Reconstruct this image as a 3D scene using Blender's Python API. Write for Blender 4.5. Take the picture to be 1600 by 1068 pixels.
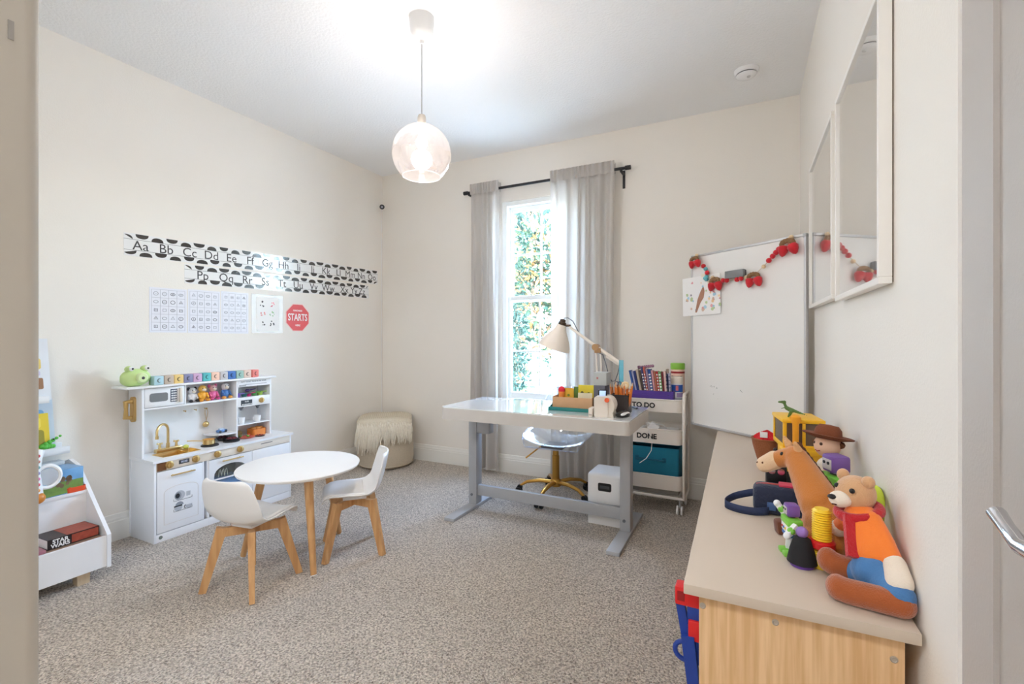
import bpy, bmesh, math, random
from mathutils import Vector, Matrix
random.seed(7)
PI = math.pi
scene = bpy.context.scene
COL = scene.collection
for o in list(bpy.data.objects): bpy.data.objects.remove(o)

# ---------------------------------------------------------------- camera
cd = bpy.data.cameras.new('camera'); cam = bpy.data.objects.new('camera', cd); COL.objects.link(cam)
cd.sensor_width = 36; cd.lens = 734.5 / 1600 * 36; cd.shift_y = -0.005; cd.clip_start = 0.02; cd.clip_end = 200
cam.location = (0, 0, 1.158); cam.rotation_euler = (PI/2, 0, math.radians(26.5))
scene.camera = cam
# ---------------------------------------------------------------- world, sun, exposure
w = bpy.data.worlds.new('world'); scene.world = w; w.use_nodes = True
nt = w.node_tree; bg = nt.nodes['Background']
sky = nt.nodes.new('ShaderNodeTexSky'); sky.sky_type = 'NISHITA'; sky.sun_disc = False
sky.sun_elevation = math.radians(52); sky.sun_rotation = math.radians(200); sky.air_density = 1.0; sky.dust_density = 2.5; sky.ozone_density = 1.2
nt.links.new(sky.outputs[0], bg.inputs[0]); bg.inputs[1].default_value = 5.4
sd = bpy.data.lights.new('sun', 'SUN'); sd.energy = 12.0; sd.angle = 0.01; sd.color = (1, .95, .86)
sun = bpy.data.objects.new('sun', sd); COL.objects.link(sun); sun.rotation_euler = (math.radians(40), 0, math.radians(22))
pa_ = bpy.data.lights.new('window_portal', 'AREA'); pa_.shape = 'RECTANGLE'; pa_.size = .66; pa_.size_y = 1.72; pa_.cycles.is_portal = True
pq_ = bpy.data.objects.new('window_portal', pa_); COL.objects.link(pq_); pq_.location = (-1.557, 3.76, 1.46); pq_.rotation_euler = (-PI/2, 0, 0)
scene.view_settings.view_transform = 'Standard'; scene.view_settings.look = 'None'
scene.view_settings.exposure = 0.94; scene.view_settings.gamma = 1; scene.view_settings.use_curve_mapping = False
scene.cycles.max_bounces = 14; scene.cycles.diffuse_bounces = 8; scene.cycles.transparent_max_bounces = 24; scene.cycles.glossy_bounces = 6
scene.cycles.use_denoising = True; scene.cycles.sample_clamp_indirect = 6

# ---------------------------------------------------------------- helpers
def lin(c):
    def f(v):
        v /= 255.0
        return v/12.92 if v <= .04045 else ((v+.055)/1.055)**2.4
    return (f(c[0]), f(c[1]), f(c[2]), 1)
MATS = {}
def mat(name, c, rough=.5, metal=0., bump=None, var=(14, .06), emis=0, coat=0, sheen=0, spec=.5):
    """procedural material: noise-varied base colour, optional noise bump (scale, strength)"""
    if name in MATS: return MATS[name]
    m = bpy.data.materials.new(name); m.use_nodes = True; n = m.node_tree; P = n.nodes['Principled BSDF']
    c = lin(c)
    tc = n.nodes.new('ShaderNodeTexCoord')
    nz = n.nodes.new('ShaderNodeTexNoise'); nz.inputs['Scale'].default_value = var[0]; nz.inputs['Detail'].default_value = 4
    n.links.new(tc.outputs['Object'], nz.inputs['Vector'])
    mx = n.nodes.new('ShaderNodeMix'); mx.data_type = 'RGBA'
    mx.inputs[6].default_value = tuple(max(0, v*(1-var[1])) for v in c[:3])+(1,)
    mx.inputs[7].default_value = tuple(min(1, v*(1+var[1])) for v in c[:3])+(1,)
    n.links.new(nz.outputs['Fac'], mx.inputs[0]); n.links.new(mx.outputs[2], P.inputs['Base Color'])
    P.inputs['Roughness'].default_value = rough; P.inputs['Metallic'].default_value = metal
    P.inputs['Specular IOR Level'].default_value = spec
    P.inputs['Coat Weight'].default_value = coat; P.inputs['Coat Roughness'].default_value = .05
    P.inputs['Sheen Weight'].default_value = sheen
    if emis:
        P.inputs['Emission Color'].default_value = c; P.inputs['Emission Strength'].default_value = emis
    if bump:
        b2 = n.nodes.new('ShaderNodeTexNoise'); b2.inputs['Scale'].default_value = bump[0]; b2.inputs['Detail'].default_value = 3
        n.links.new(tc.outputs['Object'], b2.inputs['Vector'])
        bp = n.nodes.new('ShaderNodeBump'); bp.inputs['Strength'].default_value = bump[1]; bp.inputs['Distance'].default_value = bump[2] if len(bump) > 2 else .004
        n.links.new(b2.outputs['Fac'], bp.inputs['Height']); n.links.new(bp.outputs[0], P.inputs['Normal'])
    MATS[name] = m; return m
def clear(name, tint=(1, 1, 1), base=.06, edge=.5, edge_col=(1, 1, 1), rough=.02, milk=0.0, milk_col=(1, 1, 1)):
    """thin clear sheet: transparent with a fresnel-like gloss, optionally milky"""
    if name in MATS: return MATS[name]
    m = bpy.data.materials.new(name); m.use_nodes = True; n = m.node_tree; n.nodes.clear()
    out = n.nodes.new('ShaderNodeOutputMaterial'); t = n.nodes.new('ShaderNodeBsdfTransparent'); t.inputs[0].default_value = (*tint, 1)
    g = n.nodes.new('ShaderNodeBsdfGlossy'); g.inputs['Roughness'].default_value = rough; g.inputs[0].default_value = (*edge_col, 1)
    lw = n.nodes.new('ShaderNodeLayerWeight'); lw.inputs[0].default_value = .35
    mp = n.nodes.new('ShaderNodeMapRange'); mp.inputs[3].default_value = base; mp.inputs[4].default_value = edge
    n.links.new(lw.outputs['Fresnel' if False else 'Facing'], mp.inputs[0])
    src = t
    if milk:
        d = n.nodes.new('ShaderNodeBsdfTranslucent'); d.inputs[0].default_value = (*milk_col, 1)
        d2 = n.nodes.new('ShaderNodeBsdfDiffuse'); d2.inputs[0].default_value = (*milk_col, 1)
        a = n.nodes.new('ShaderNodeMixShader'); n.links.new(d.outputs[0], a.inputs[1]); n.links.new(d2.outputs[0], a.inputs[2])
        s = n.nodes.new('ShaderNodeMixShader'); s.inputs[0].default_value = milk
        n.links.new(t.outputs[0], s.inputs[1]); n.links.new(a.outputs[0], s.inputs[2]); src = s
    x = n.nodes.new('ShaderNodeMixShader'); n.links.new(mp.outputs[0], x.inputs[0]); n.links.new(src.outputs[0], x.inputs[1]); n.links.new(g.outputs[0], x.inputs[2])
    n.links.new(x.outputs[0], out.inputs[0]); MATS[name] = m; return m

def bx(bm, x0, x1, y0, y1, z0, z1, bev=0, M=None, seg=2):
    r = bmesh.ops.create_cube(bm, size=1); vs = r['verts']
    T = Matrix.Translation(((x0+x1)/2, (y0+y1)/2, (z0+z1)/2)) @ Matrix.Diagonal((x1-x0, y1-y0, z1-z0, 1))
    bmesh.ops.transform(bm, matrix=T, verts=vs)
    if bev:
        es = list({e for v in vs for e in v.link_edges})
        r2 = bmesh.ops.bevel(bm, geom=es, offset=bev, segments=seg, affect='EDGES', profile=.5)
        vs = list({v for v in r2['verts']} | {v for v in vs if v.is_valid})
    if M is not None: bmesh.ops.transform(bm, matrix=M, verts=vs)
    return bm
def faces(bm, V, F):
    vs = [bm.verts.new(v) for v in V]
    for f in F:
        try: bm.faces.new([vs[i] for i in f])
        except ValueError: pass
    return vs
def axes(d):
    d = Vector(d).normalized(); a = Vector((0, 0, 1)) if abs(d.z) < .9 else Vector((1, 0, 0))
    u = d.cross(a).normalized(); return u, d.cross(u).normalized()
def cyl(bm, p0, p1, r0, r1=None, n=14, cap=True):
    r1 = r0 if r1 is None else r1; p0 = Vector(p0); p1 = Vector(p1); u, v = axes(p1-p0)
    V = []
    for p, r in ((p0, r0), (p1, r1)):
        for i in range(n):
            a = 2*PI*i/n; V.append(p+u*(r*math.cos(a))+v*(r*math.sin(a)))
    F = [(i, (i+1) % n, n+(i+1) % n, n+i) for i in range(n)]
    if cap: F += [tuple(range(n))[::-1], tuple(range(n, 2*n))]
    faces(bm, V, F); return bm
def tube(bm, pts, r, n=8, closed=False, flat=None):
    pts = [Vector(p) for p in pts]; m = len(pts); V = []; u0 = None
    for k, p in enumerate(pts):
        if closed: d = pts[(k+1) % m]-pts[k-1]
        else: d = pts[min(k+1, m-1)]-pts[max(k-1, 0)]
        d.normalize()
        if u0 is None: u, v = axes(d)
        else:
            u = (u0-d*u0.dot(d)).normalized(); v = d.cross(u)
        u0 = u; rr = r[k] if isinstance(r, (list, tuple)) else r
        for i in range(n):
            a = 2*PI*i/n; V.append(p+u*(rr*math.cos(a))+v*(rr*math.sin(a)*(flat or 1)))
    F = []
    for k in range(m if closed else m-1):
        b = ((k+1) % m)*n
        F += [(k*n+i, k*n+(i+1) % n, b+(i+1) % n, b+i) for i in range(n)]
    if not closed: F += [tuple(range(n))[::-1], tuple(range((m-1)*n, m*n))]
    faces(bm, V, F); return bm
def lathe(bm, prof, c=(0, 0, 0), n=28, M=None, cap=True):
    """prof: (r, z) list bottom to top around +z at c (or matrix M)"""
    V = []; c = Vector(c)
    for r, z in prof:
        for i in range(n):
            a = 2*PI*i/n; p = Vector((max(r, 1e-4)*math.cos(a), max(r, 1e-4)*math.sin(a), z))
            V.append((M @ p) if M is not None else p+c)
    F = []
    for k in range(len(prof)-1):
        F += [(k*n+i, k*n+(i+1) % n, (k+1)*n+(i+1) % n, (k+1)*n+i) for i in range(n)]
    if cap: F += [tuple(range(n))[::-1], tuple(range((len(prof)-1)*n, len(prof)*n))]
    faces(bm, V, F); return bm
def ell(bm, c, r, M=None, u=16, v=10):
    r = (r, r, r) if not isinstance(r, (tuple, list)) else r
    q = bmesh.ops.create_uvsphere(bm, u_segments=u, v_segments=v, radius=1)['verts']
    T = Matrix.Translation(c) @ (M if M is not None else Matrix.Identity(4)) @ Matrix.Diagonal((*r, 1))
    bmesh.ops.transform(bm, matrix=T, verts=q); return bm
def prism(bm, poly, a, b, M=None, axis='z'):
    """poly extruded from a to b along an axis; M maps (u, v, w) to world when given"""
    def P(p, t):
        q = {'z': (p[0], p[1], t), 'y': (p[0], t, p[1]), 'x': (t, p[0], p[1])}[axis]
        return (M @ Vector(q)) if M is not None else Vector(q)
    n = len(poly); V = [P(p, a) for p in poly]+[P(p, b) for p in poly]
    F = [tuple(range(n))[::-1], tuple(range(n, 2*n))]+[(i, (i+1) % n, n+(i+1) % n, n+i) for i in range(n)]
    faces(bm, V, F); return bm
def rrect(x0, x1, y0, y1, r, n=6):
    out = []
    for cx, cy, a0 in ((x1-r, y1-r, 0), (x0+r, y1-r, 90), (x0+r, y0+r, 180), (x1-r, y0+r, 270)):
        for i in range(n+1):
            a = math.radians(a0+90*i/n); out.append((cx+r*math.cos(a), cy+r*math.sin(a)))
    return out
def open_box(bm, x0, x1, y0, y1, z0, z1, r=.03, t=.004, floor=.004, flare=0):
    """open-topped rounded tray with wall thickness"""
    L = [rrect(x0, x1, y0, y1, r), rrect(x0-flare, x1+flare, y0-flare, y1+flare, r), rrect(x0-flare+t, x1+flare-t, y0-flare+t, y1+flare-t, max(r-t, .001)), rrect(x0+t, x1-t, y0+t, y1-t, max(r-t, .001))]
    Z = [z0, z1, z1, z0+floor]; n = len(L[0]); V = []
    for l, z in zip(L, Z): V += [(p[0], p[1], z) for p in l]
    F = []
    for k in range(3): F += [(k*n+i, k*n+(i+1) % n, (k+1)*n+(i+1) % n, (k+1)*n+i) for i in range(n)]
    F += [tuple(range(n))[::-1], tuple(range(3*n, 4*n))]
    faces(bm, V, F); return bm
def bar(bm, p0, p1, s0, s1, side=None):
    """square-section tapered bar; s = (w, d) at each end"""
    p0 = Vector(p0); p1 = Vector(p1); d = (p1-p0).normalized()
    u = Vector(side).normalized() if side else axes(d)[0]; u = (u-d*u.dot(d)).normalized(); v = d.cross(u)
    V = []
    for p, s in ((p0, s0), (p1, s1)):
        for a, b in ((-1, -1), (1, -1), (1, 1), (-1, 1)): V.append(p+u*(a*s[0]/2)+v*(b*s[1]/2))
    faces(bm, V, [(3, 2, 1, 0), (4, 5, 6, 7), (0, 1, 5, 4), (1, 2, 6, 5), (2, 3, 7, 6), (3, 0, 4, 7)]); return bm
def grid(bm, fn, nu, nv):
    V = [fn(i/(nu-1), j/(nv-1)) for j in range(nv) for i in range(nu)]
    faces(bm, V, [(j*nu+i, j*nu+i+1, (j+1)*nu+i+1, (j+1)*nu+i) for j in range(nv-1) for i in range(nu-1)]); return bm
def MX(o, x, y, z=None):
    x = Vector(x).normalized(); y = Vector(y).normalized(); z = Vector(z) if z is not None else x.cross(y)
    return Matrix(((x[0], y[0], z[0], o[0]), (x[1], y[1], z[1], o[1]), (x[2], y[2], z[2], o[2]), (0, 0, 0, 1)))
def text(bm, s, size, M, bold=0, ext=.0004, align='CENTER'):
    cu = bpy.data.curves.new('t', 'FONT'); cu.body = s; cu.size = size; cu.align_x = align; cu.align_y = 'CENTER'; cu.extrude = ext; cu.offset = bold; cu.resolution_u = 3
    ob = bpy.data.objects.new('t', cu); COL.objects.link(ob)
    me = bpy.data.meshes.new_from_object(ob.evaluated_get(bpy.context.evaluated_depsgraph_get()))
    me.transform(M); bm.from_mesh(me); bpy.data.objects.remove(ob); bpy.data.curves.remove(cu); bpy.data.meshes.remove(me)
    return bm
B = bmesh.new
ROOTM = {}
def obj(name, bm, m, parent=None, smooth=True, ang=40, label=None, kind=None):
    if parent is not None and parent in ROOTM:
        bmesh.ops.transform(bm, matrix=ROOTM[parent].inverted(), verts=bm.verts)
    loc = None
    if parent is None and len(bm.verts):
        xs = [v.co for v in bm.verts]
        loc = Vector(((min(v.x for v in xs)+max(v.x for v in xs))/2, (min(v.y for v in xs)+max(v.y for v in xs))/2, min(v.z for v in xs)))
        bmesh.ops.translate(bm, vec=-loc, verts=bm.verts)
    bmesh.ops.recalc_face_normals(bm, faces=bm.faces)
    me = bpy.data.meshes.new(name); bm.to_mesh(me); bm.free()
    if smooth:
        me.polygons.foreach_set('use_smooth', [True]*len(me.polygons)); me.set_sharp_from_angle(angle=math.radians(ang))
    o = bpy.data.objects.new(name, me); COL.objects.link(o); me.materials.append(m)
    if loc is not None: o.location = loc; ROOTM[o] = Matrix.Translation(loc)
    if parent is not None:
        o.parent = parent
        if parent in ROOTM: ROOTM[o] = ROOTM[parent]
    if label: o['label'] = label
    if kind: o['kind'] = kind
    return o
def tag(o, label, cat, group=None):
    o['label'] = label; o['category'] = cat
    if group: o['group'] = group
    return o
def thing(name, label, cat, loc=(0, 0, 0), rz=0, group=None, local=False):
    o = bpy.data.objects.new(name, None); COL.objects.link(o); o.empty_display_size = .05
    o.location = loc; o.rotation_euler = (0, 0, rz)
    if not local: ROOTM[o] = Matrix.Translation(loc) @ Matrix.Rotation(rz, 4, 'Z')
    return tag(o, label, cat, group)
def struct(name, bm, m, parent=None, smooth=False):
    return obj(name, bm, m, parent, smooth, kind=None if parent is not None else 'structure')
def dup(root, loc, rz, label, group=None):
    r = root.copy(); COL.objects.link(r); r.location = loc; r.rotation_euler = (0, 0, rz); r['label'] = label
    if group: r['group'] = group
    for ch in list(root.children):
        c = ch.copy(); COL.objects.link(c); c.parent = r
        for g in ch.children:
            d = g.copy(); COL.objects.link(d); d.parent = c
    return r
def remesh(o, vox, sm=3):
    a = o.modifiers.new('remesh', 'REMESH'); a.mode = 'VOXEL'; a.voxel_size = vox; a.use_smooth_shade = True
    b = o.modifiers.new('smooth', 'SMOOTH'); b.iterations = sm; b.factor = .5; return o
def capsule(bm, p0, p1, r0, r1, k=5):
    p0 = Vector(p0); p1 = Vector(p1)
    for i in range(k+1):
        t = i/k; ell(bm, p0.lerp(p1, t), r0+(r1-r0)*t, u=12, v=8)
    return bm

# ---------------------------------------------------------------- materials
WALL = mat('wall_paint', (238, 233, 225), .75, bump=(160, .22, .003), var=(3, .012))
CEIL = mat('ceiling_paint', (241, 241, 241), .85, bump=(70, .5, .006), var=(3, .012))
TRIM = mat('trim_paint', (236, 234, 228), .4, var=(5, .01))
WHITE = mat('white_laminate', (240, 241, 243), .35, var=(6, .015))
WPLAS = mat('white_plastic', (240, 240, 240), .35, var=(6, .015))
CREAM = mat('cream_panel', (232, 221, 206), .4, var=(6, .03))
GOLD = mat('gold_metal', (228, 198, 140), .28, metal=1)
BGOLD = mat('brushed_gold_plastic', (208, 174, 112), .38, metal=.6)
CHROME = mat('chrome', (215, 215, 218), .12, metal=1)
BLACK = mat('black_plastic', (22, 22, 24), .4)
BMET = mat('black_metal', (30, 30, 34), .45)
INK = mat('black_ink', (45, 42, 42), .5)
PAPER = mat('paper', (243, 242, 240), .6, var=(8, .015))
DARKG = mat('dark_grey', (70, 72, 76), .4)
RED = mat('red_felt', (205, 25, 40), .8, bump=(300, .4), sheen=.3)
REDP = mat('red_plastic', (214, 32, 34), .35)
BLUEP = mat('blue_plastic', (30, 62, 150), .4)

def wood(name, c1, c2, scale=(1, 1, 1), dens=26, rough=.45):
    """straight-grained wood: stretched noise along one axis"""
    if name in MATS: return MATS[name]
    m = bpy.data.materials.new(name); m.use_nodes = True; n = m.node_tree; P = n.nodes['Principled BSDF']
    tc = n.nodes.new('ShaderNodeTexCoord'); mp = n.nodes.new('ShaderNodeMapping'); mp.inputs['Scale'].default_value = scale
    n.links.new(tc.outputs['Object'], mp.inputs[0])
    nz = n.nodes.new('ShaderNodeTexNoise'); nz.inputs['Scale'].default_value = dens; nz.inputs['Detail'].default_value = 5; nz.inputs['Distortion'].default_value = .3
    n.links.new(mp.outputs[0], nz.inputs['Vector'])
    cr = n.nodes.new('ShaderNodeValToRGB'); e = cr.color_ramp.elements; e[0].position = .36; e[0].color = lin(c2); e[1].position = .62; e[1].color = lin(c1)
    n.links.new(nz.outputs['Fac'], cr.inputs[0]); n.links.new(cr.outputs[0], P.inputs['Base Color']); P.inputs['Roughness'].default_value = rough
    MATS[name] = m; return m
BEECH = wood('beech_wood', (216, 170, 118), (196, 146, 94), (6, 6, .5), 8)
PINE = wood('pale_pine_wood', (234, 196, 150), (214, 170, 120), (8, 8, .35), 9)
OAK = wood('pale_oak_wood', (225, 205, 175), (208, 184, 150), (6, 6, .5), 8)

def carpet_mat():
    m = bpy.data.materials.new('cut_pile_carpet'); m.use_nodes = True; n = m.node_tree; P = n.nodes['Principled BSDF']
    tc = n.nodes.new('ShaderNodeTexCoord')
    def N(s, d=3):
        q = n.nodes.new('ShaderNodeTexNoise'); q.inputs['Scale'].default_value = s; q.inputs['Detail'].default_value = d; n.links.new(tc.outputs['Object'], q.inputs['Vector']); return q
    a = N(125, 3); b = N(2.2, 3)
    v = n.nodes.new('ShaderNodeTexVoronoi'); v.inputs['Scale'].default_value = 170; n.links.new(tc.outputs['Object'], v.inputs['Vector'])
    cr = n.nodes.new('ShaderNodeValToRGB'); e = cr.color_ramp.elements
    e[0].position = .30; e[0].color = lin((134, 120, 106)); e[1].position = .66; e[1].color = lin((250, 238, 224))
    x = e.new(.48); x.color = lin((211, 197, 181))
    n.links.new(a.outputs['Fac'], cr.inputs[0])
    sp = n.nodes.new('ShaderNodeMix'); sp.data_type = 'RGBA'; sp.blend_type = 'MULTIPLY'; sp.inputs[0].default_value = .28
    n.links.new(cr.outputs[0], sp.inputs[6]); n.links.new(v.outputs['Color'], sp.inputs[7])
    hs = n.nodes.new('ShaderNodeHueSaturation'); hs.inputs['Saturation'].default_value = 0
    n.links.new(v.outputs['Color'], hs.inputs['Color']); n.links.new(hs.outputs[0], sp.inputs[7])
    lg = n.nodes.new('ShaderNodeMapRange'); lg.inputs[3].default_value = .86; lg.inputs[4].default_value = 1.16; n.links.new(b.outputs['Fac'], lg.inputs[0])
    mu = n.nodes.new('ShaderNodeVectorMath'); mu.operation = 'SCALE'; n.links.new(sp.outputs[2], mu.inputs[0]); n.links.new(lg.outputs[0], mu.inputs['Scale'])
    n.links.new(mu.outputs[0], P.inputs['Base Color']); P.inputs['Roughness'].default_value = .95; P.inputs['Specular IOR Level'].default_value = .1
    P.inputs['Sheen Weight'].default_value = .25
    ad = n.nodes.new('ShaderNodeMath'); ad.operation = 'ADD'; n.links.new(a.outputs['Fac'], ad.inputs[0]); n.links.new(v.outputs['Distance'], ad.inputs[1])
    bp = n.nodes.new('ShaderNodeBump'); bp.inputs['Strength'].default_value = .9; bp.inputs['Distance'].default_value = .012
    n.links.new(ad.outputs[0], bp.inputs['Height']); n.links.new(bp.outputs[0], P.inputs['Normal'])
    return m
CARPET = carpet_mat()

def cloth_mat(name, c, trans=.35, bump=(500, .3), c2=None):
    m = bpy.data.materials.new(name); m.use_nodes = True; n = m.node_tree; n.nodes.clear()
    out = n.nodes.new('ShaderNodeOutputMaterial'); d = n.nodes.new('ShaderNodeBsdfDiffuse'); t = n.nodes.new('ShaderNodeBsdfTranslucent')
    tc = n.nodes.new('ShaderNodeTexCoord'); nz = n.nodes.new('ShaderNodeTexNoise'); nz.inputs['Scale'].default_value = bump[0]
    n.links.new(tc.outputs['Object'], nz.inputs['Vector'])
    bp = n.nodes.new('ShaderNodeBump'); bp.inputs['Strength'].default_value = bump[1]; bp.inputs['Distance'].default_value = .002
    n.links.new(nz.outputs['Fac'], bp.inputs['Height']); n.links.new(bp.outputs[0], d.inputs['Normal'])
    d.inputs[0].default_value = lin(c); t.inputs[0].default_value = lin(c2 or c)
    x = n.nodes.new('ShaderNodeMixShader'); x.inputs[0].default_value = trans
    n.links.new(d.outputs[0], x.inputs[1]); n.links.new(t.outputs[0], x.inputs[2]); n.links.new(x.outputs[0], out.inputs[0]); return m
CURT = cloth_mat('curtain_linen', (208, 203, 198), .32)
GLASS = clear('window_glass', (.97, 1, .99), .03, .35)

# ================================================================= SETTING
XL, XR, YB, ZC = -3.22, .313, 3.59, 2.742
floor = struct('floor', bx(B(), XL-.12, 1.0, -2.2, YB+.14, -.05, 0), CARPET)
struct('ceiling', bx(B(), XL-.12, 1.0, -2.2, YB+.14, ZC, ZC+.12), CEIL)
struct('wall_left', bx(B(), XL-.12, XL, -.1, YB+.14, 0, ZC), WALL)
WX0, WX1, WZ0, WZ1 = -1.889, -1.225, .60, 2.318
b = B()
bx(b, XL, WX0, YB, YB+.14, 0, ZC); bx(b, WX1, XR+.1, YB, YB+.14, 0, ZC); bx(b, WX0, WX1, YB, YB+.14, 0, WZ0); bx(b, WX0, WX1, YB, YB+.14, WZ1, ZC)
struct('wall_back', b, WALL)
b = B(); bx(b, XR, XR+.12, 1.024, YB, 0, ZC); bx(b, XR, XR+.12, .55, 1.024, 2.06, ZC); struct('wall_right', b, WALL)
b = B(); bx(b, XR, XR+.12, -2.1, .55, 0, ZC); struct('wall_hall_right', b, WALL)
JX, JY = -.45, .1516
b = B(); prism(b, rrect(-.57, JX, .0, JY, .010, 5), 0, ZC); prism(b, rrect(XL, -2.25, .0, JY, .010, 5), 0, ZC); bx(b, -2.26, -.56, .001, JY-.001, 2.45, ZC)  # wide unseen opening left of the jamb post, added to admit hall light
wf = struct('wall_front', b, mat('jamb_paint', (190, 183, 173), .5, var=(4, .02)), smooth=True)
b = B(); bx(b, JX-.004, JX+.0006, .1332, .1362, 1.361, 1.374); obj('strike_plate', b, mat('aged_steel', (160, 155, 150), .4, metal=.8), wf)
struct('wall_hall_left', bx(B(), -2.7, -2.6, -2.1, .01, 0, ZC), WALL)
struct('wall_hall_back', bx(B(), -2.7, XR+.12, -2.2, -2.1, 0, ZC), WALL)

def baseboard(name, p0, p1, nrm):
    """moulded baseboard 15 cm high from p0 to p1, facing nrm"""
    prof = [(0, 0), (.015, 0), (.015, .108), (.012, .112), (.012, .122), (.009, .13), (.005, .148), (0, .151)]
    p0 = Vector(p0); p1 = Vector(p1); d = (p1-p0); L = d.length
    M = MX(p0, nrm, (0, 0, 1), d.normalized())
    struct(name, prism(B(), prof, 0, L, M), TRIM)
baseboard('baseboard_left', (XL, JY, 0), (XL, YB, 0), (1, 0, 0))
baseboard('baseboard_back', (XL+.015, YB, 0), (XR, YB, 0), (0, -1, 0))
baseboard('baseboard_right', (XR, 1.024, 0), (XR, YB-.015, 0), (-1, 0, 0))
# narrow closet door set flush in the right wall
DG = mat('door_paint', (188, 181, 175), .55, bump=(180, .25, .002), var=(4, .02))
b = B(); bx(b, XR+.004, XR+.036, .912, 1.02, .01, 2.05); bx(b, XR+.004, XR+.036, .556, .65, .01, 2.05); bx(b, XR+.004, XR+.036, .65, .912, 1.93, 2.05); bx(b, XR+.004, XR+.036, .65, .912, .01, .24)
door = struct('door_1', b, DG)
obj('door_panel', bx(B(), XR+.011, XR+.032, .648, .914, .22, 1.94), DG, door)
b = B(); M = MX((XR+.004, .62, .945), (0, 1, 0), (0, 0, 1), (-1, 0, 0)); lathe(b, [(.031, 0), (.031, .006), (.026, .010), (.012, .012), (.011, .05)], n=24, M=M)
tube(b, [(XR-.048, .615, .945), (XR-.053, .64, .943), (XR-.055, .68, .938), (XR-.056, .71, .948), (XR-.056, .732, .956)], [.011, .0105, .009, .008, .009], 12)
obj('lever_handle', b, CHROME, door)

# window: outer frame, two sashes, muntins, panes, sill
WF = mat('window_vinyl', (242, 245, 244), .35, var=(6, .01))
b = B()
for a in ((WX0, WX0+.045, WZ0, WZ1), (WX1-.045, WX1, WZ0, WZ1), (WX0+.045, WX1-.045, WZ1-.04, WZ1), (WX0+.045, WX1-.045, WZ0, WZ0+.035)):
    bx(b, a[0], a[1], YB+.012, YB+.12, a[2], a[3], .004)
win = struct('window_1', b, WF)
MR = 1.484
for y, z0, z1, tag_ in ((YB+.085, MR-.025, WZ1-.04, 'u'), (YB+.055, WZ0+.035, MR+.025, 'l')):
    b = B(); x0, x1 = WX0+.045, WX1-.045
    for a in ((x0, x0+.028, z0, z1), (x1-.028, x1, z0, z1), (x0+.028, x1-.028, z1-.04, z1), (x0+.028, x1-.028, z0, z0+(.045 if tag_ == 'u' else .05))):
        bx(b, a[0], a[1], y-.016, y+.016, a[2], a[3], .004)
    s = obj('sash', b, WF, win, smooth=False)
    cx = (x0+x1)/2; zz = 1.865 if tag_ == 'u' else 1.035
    b = B(); bx(b, cx-.008, cx+.008, y-.007, y+.007, z0+.04, z1-.04, .003); bx(b, x0+.028, x1-.028, y-.006, y+.006, zz-.008, zz+.008, .003)
    obj('muntin_grid', b, WF, s, smooth=False)
    for xa, xb in ((x0+.026, cx), (cx, x1-.026)):
        for za, zb in ((z0+.035, zz), (zz, z1-.035)):
            obj('window_pane', bx(B(), xa, xb, y-.001, y+.001, za, zb), GLASS, s, smooth=False)
obj('window_sill', bx(B(), WX0-.012, WX1+.012, YB-.022, YB+.012, WZ0-.022, WZ0+.004, .004), TRIM, win)
b = B(); bx(b, (WX0+WX1)/2-.03, (WX0+WX1)/2+.03, YB+.03, YB+.05, MR+.02, MR+.032, .004); obj('sash_lock', b, WF, win)

# ================================================================= OUTSIDE
struct('ground_lawn', bx(B(), -40, 30, YB+.14, 60, -.4, -.15), mat('pale_paving', (206, 203, 194), .9, bump=(30, .3), var=(1.2, .12)))
def leaf_mat(name, cols):
    m = bpy.data.materials.new(name); m.use_nodes = True; n = m.node_tree; n.nodes.clear()
    out = n.nodes.new('ShaderNodeOutputMaterial'); g = n.nodes.new('ShaderNodeNewGeometry'); cr = n.nodes.new('ShaderNodeValToRGB'); cr.color_ramp.interpolation = 'CONSTANT'
    e = cr.color_ramp.elements
    e[0].position = 0; e[0].color = lin(cols[0]); e[1].position = 1/len(cols); e[1].color = lin(cols[1])
    for i, c in enumerate(cols[2:]): q = e.new((i+2)/len(cols)); q.color = lin(c)
    n.links.new(g.outputs['Random Per Island'], cr.inputs[0])
    d = n.nodes.new('ShaderNodeBsdfPrincipled'); d.inputs['Roughness'].default_value = .6; d.inputs['Specular IOR Level'].default_value = .15; n.links.new(cr.outputs[0], d.inputs['Base Color'])
    t = n.nodes.new('ShaderNodeBsdfTranslucent'); n.links.new(cr.outputs[0], t.inputs[0])
    x = n.nodes.new('ShaderNodeMixShader'); x.inputs[0].default_value = .25; n.links.new(d.outputs[0], x.inputs[1]); n.links.new(t.outputs[0], x.inputs[2]); n.links.new(x.outputs[0], out.inputs[0]); return m
def leaves(bm, c, rad, n, L):
    for _ in range(n):
        v = Vector((random.gauss(0, 1), random.gauss(0, 1), random.gauss(0, .8))); v = v.normalized()*(random.random()**.5)
        p = Vector(c)+Vector((v.x*rad[0], v.y*rad[1], v.z*rad[2])); d = (v+Vector((random.uniform(-.8, .8), random.uniform(-.8, .8), random.uniform(-.2, .9)))).normalized()
        u, k = axes(d); a = random.uniform(0, 2*PI); u = u*math.cos(a)+k*math.sin(a); k = d.cross(u); l = L*random.uniform(.7, 1.2); wd = l*.2
        faces(bm, [p, p+d*l*.45+u*wd+k*wd*.4, p+d*l, p+d*l*.45-u*wd+k*wd*.4, p+d*l*.45-k*wd*.1], [(0, 1, 4), (1, 2, 4), (2, 3, 4), (3, 0, 4)])
BARK = mat('tree_bark', (120, 108, 92), .9, bump=(40, .8, .02))
tr = thing('magnolia_tree', 'broad-leaved tree with bronze and green leaves outside the window', 'tree', (-2.35, 5.6, -.15))
b = B()
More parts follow.
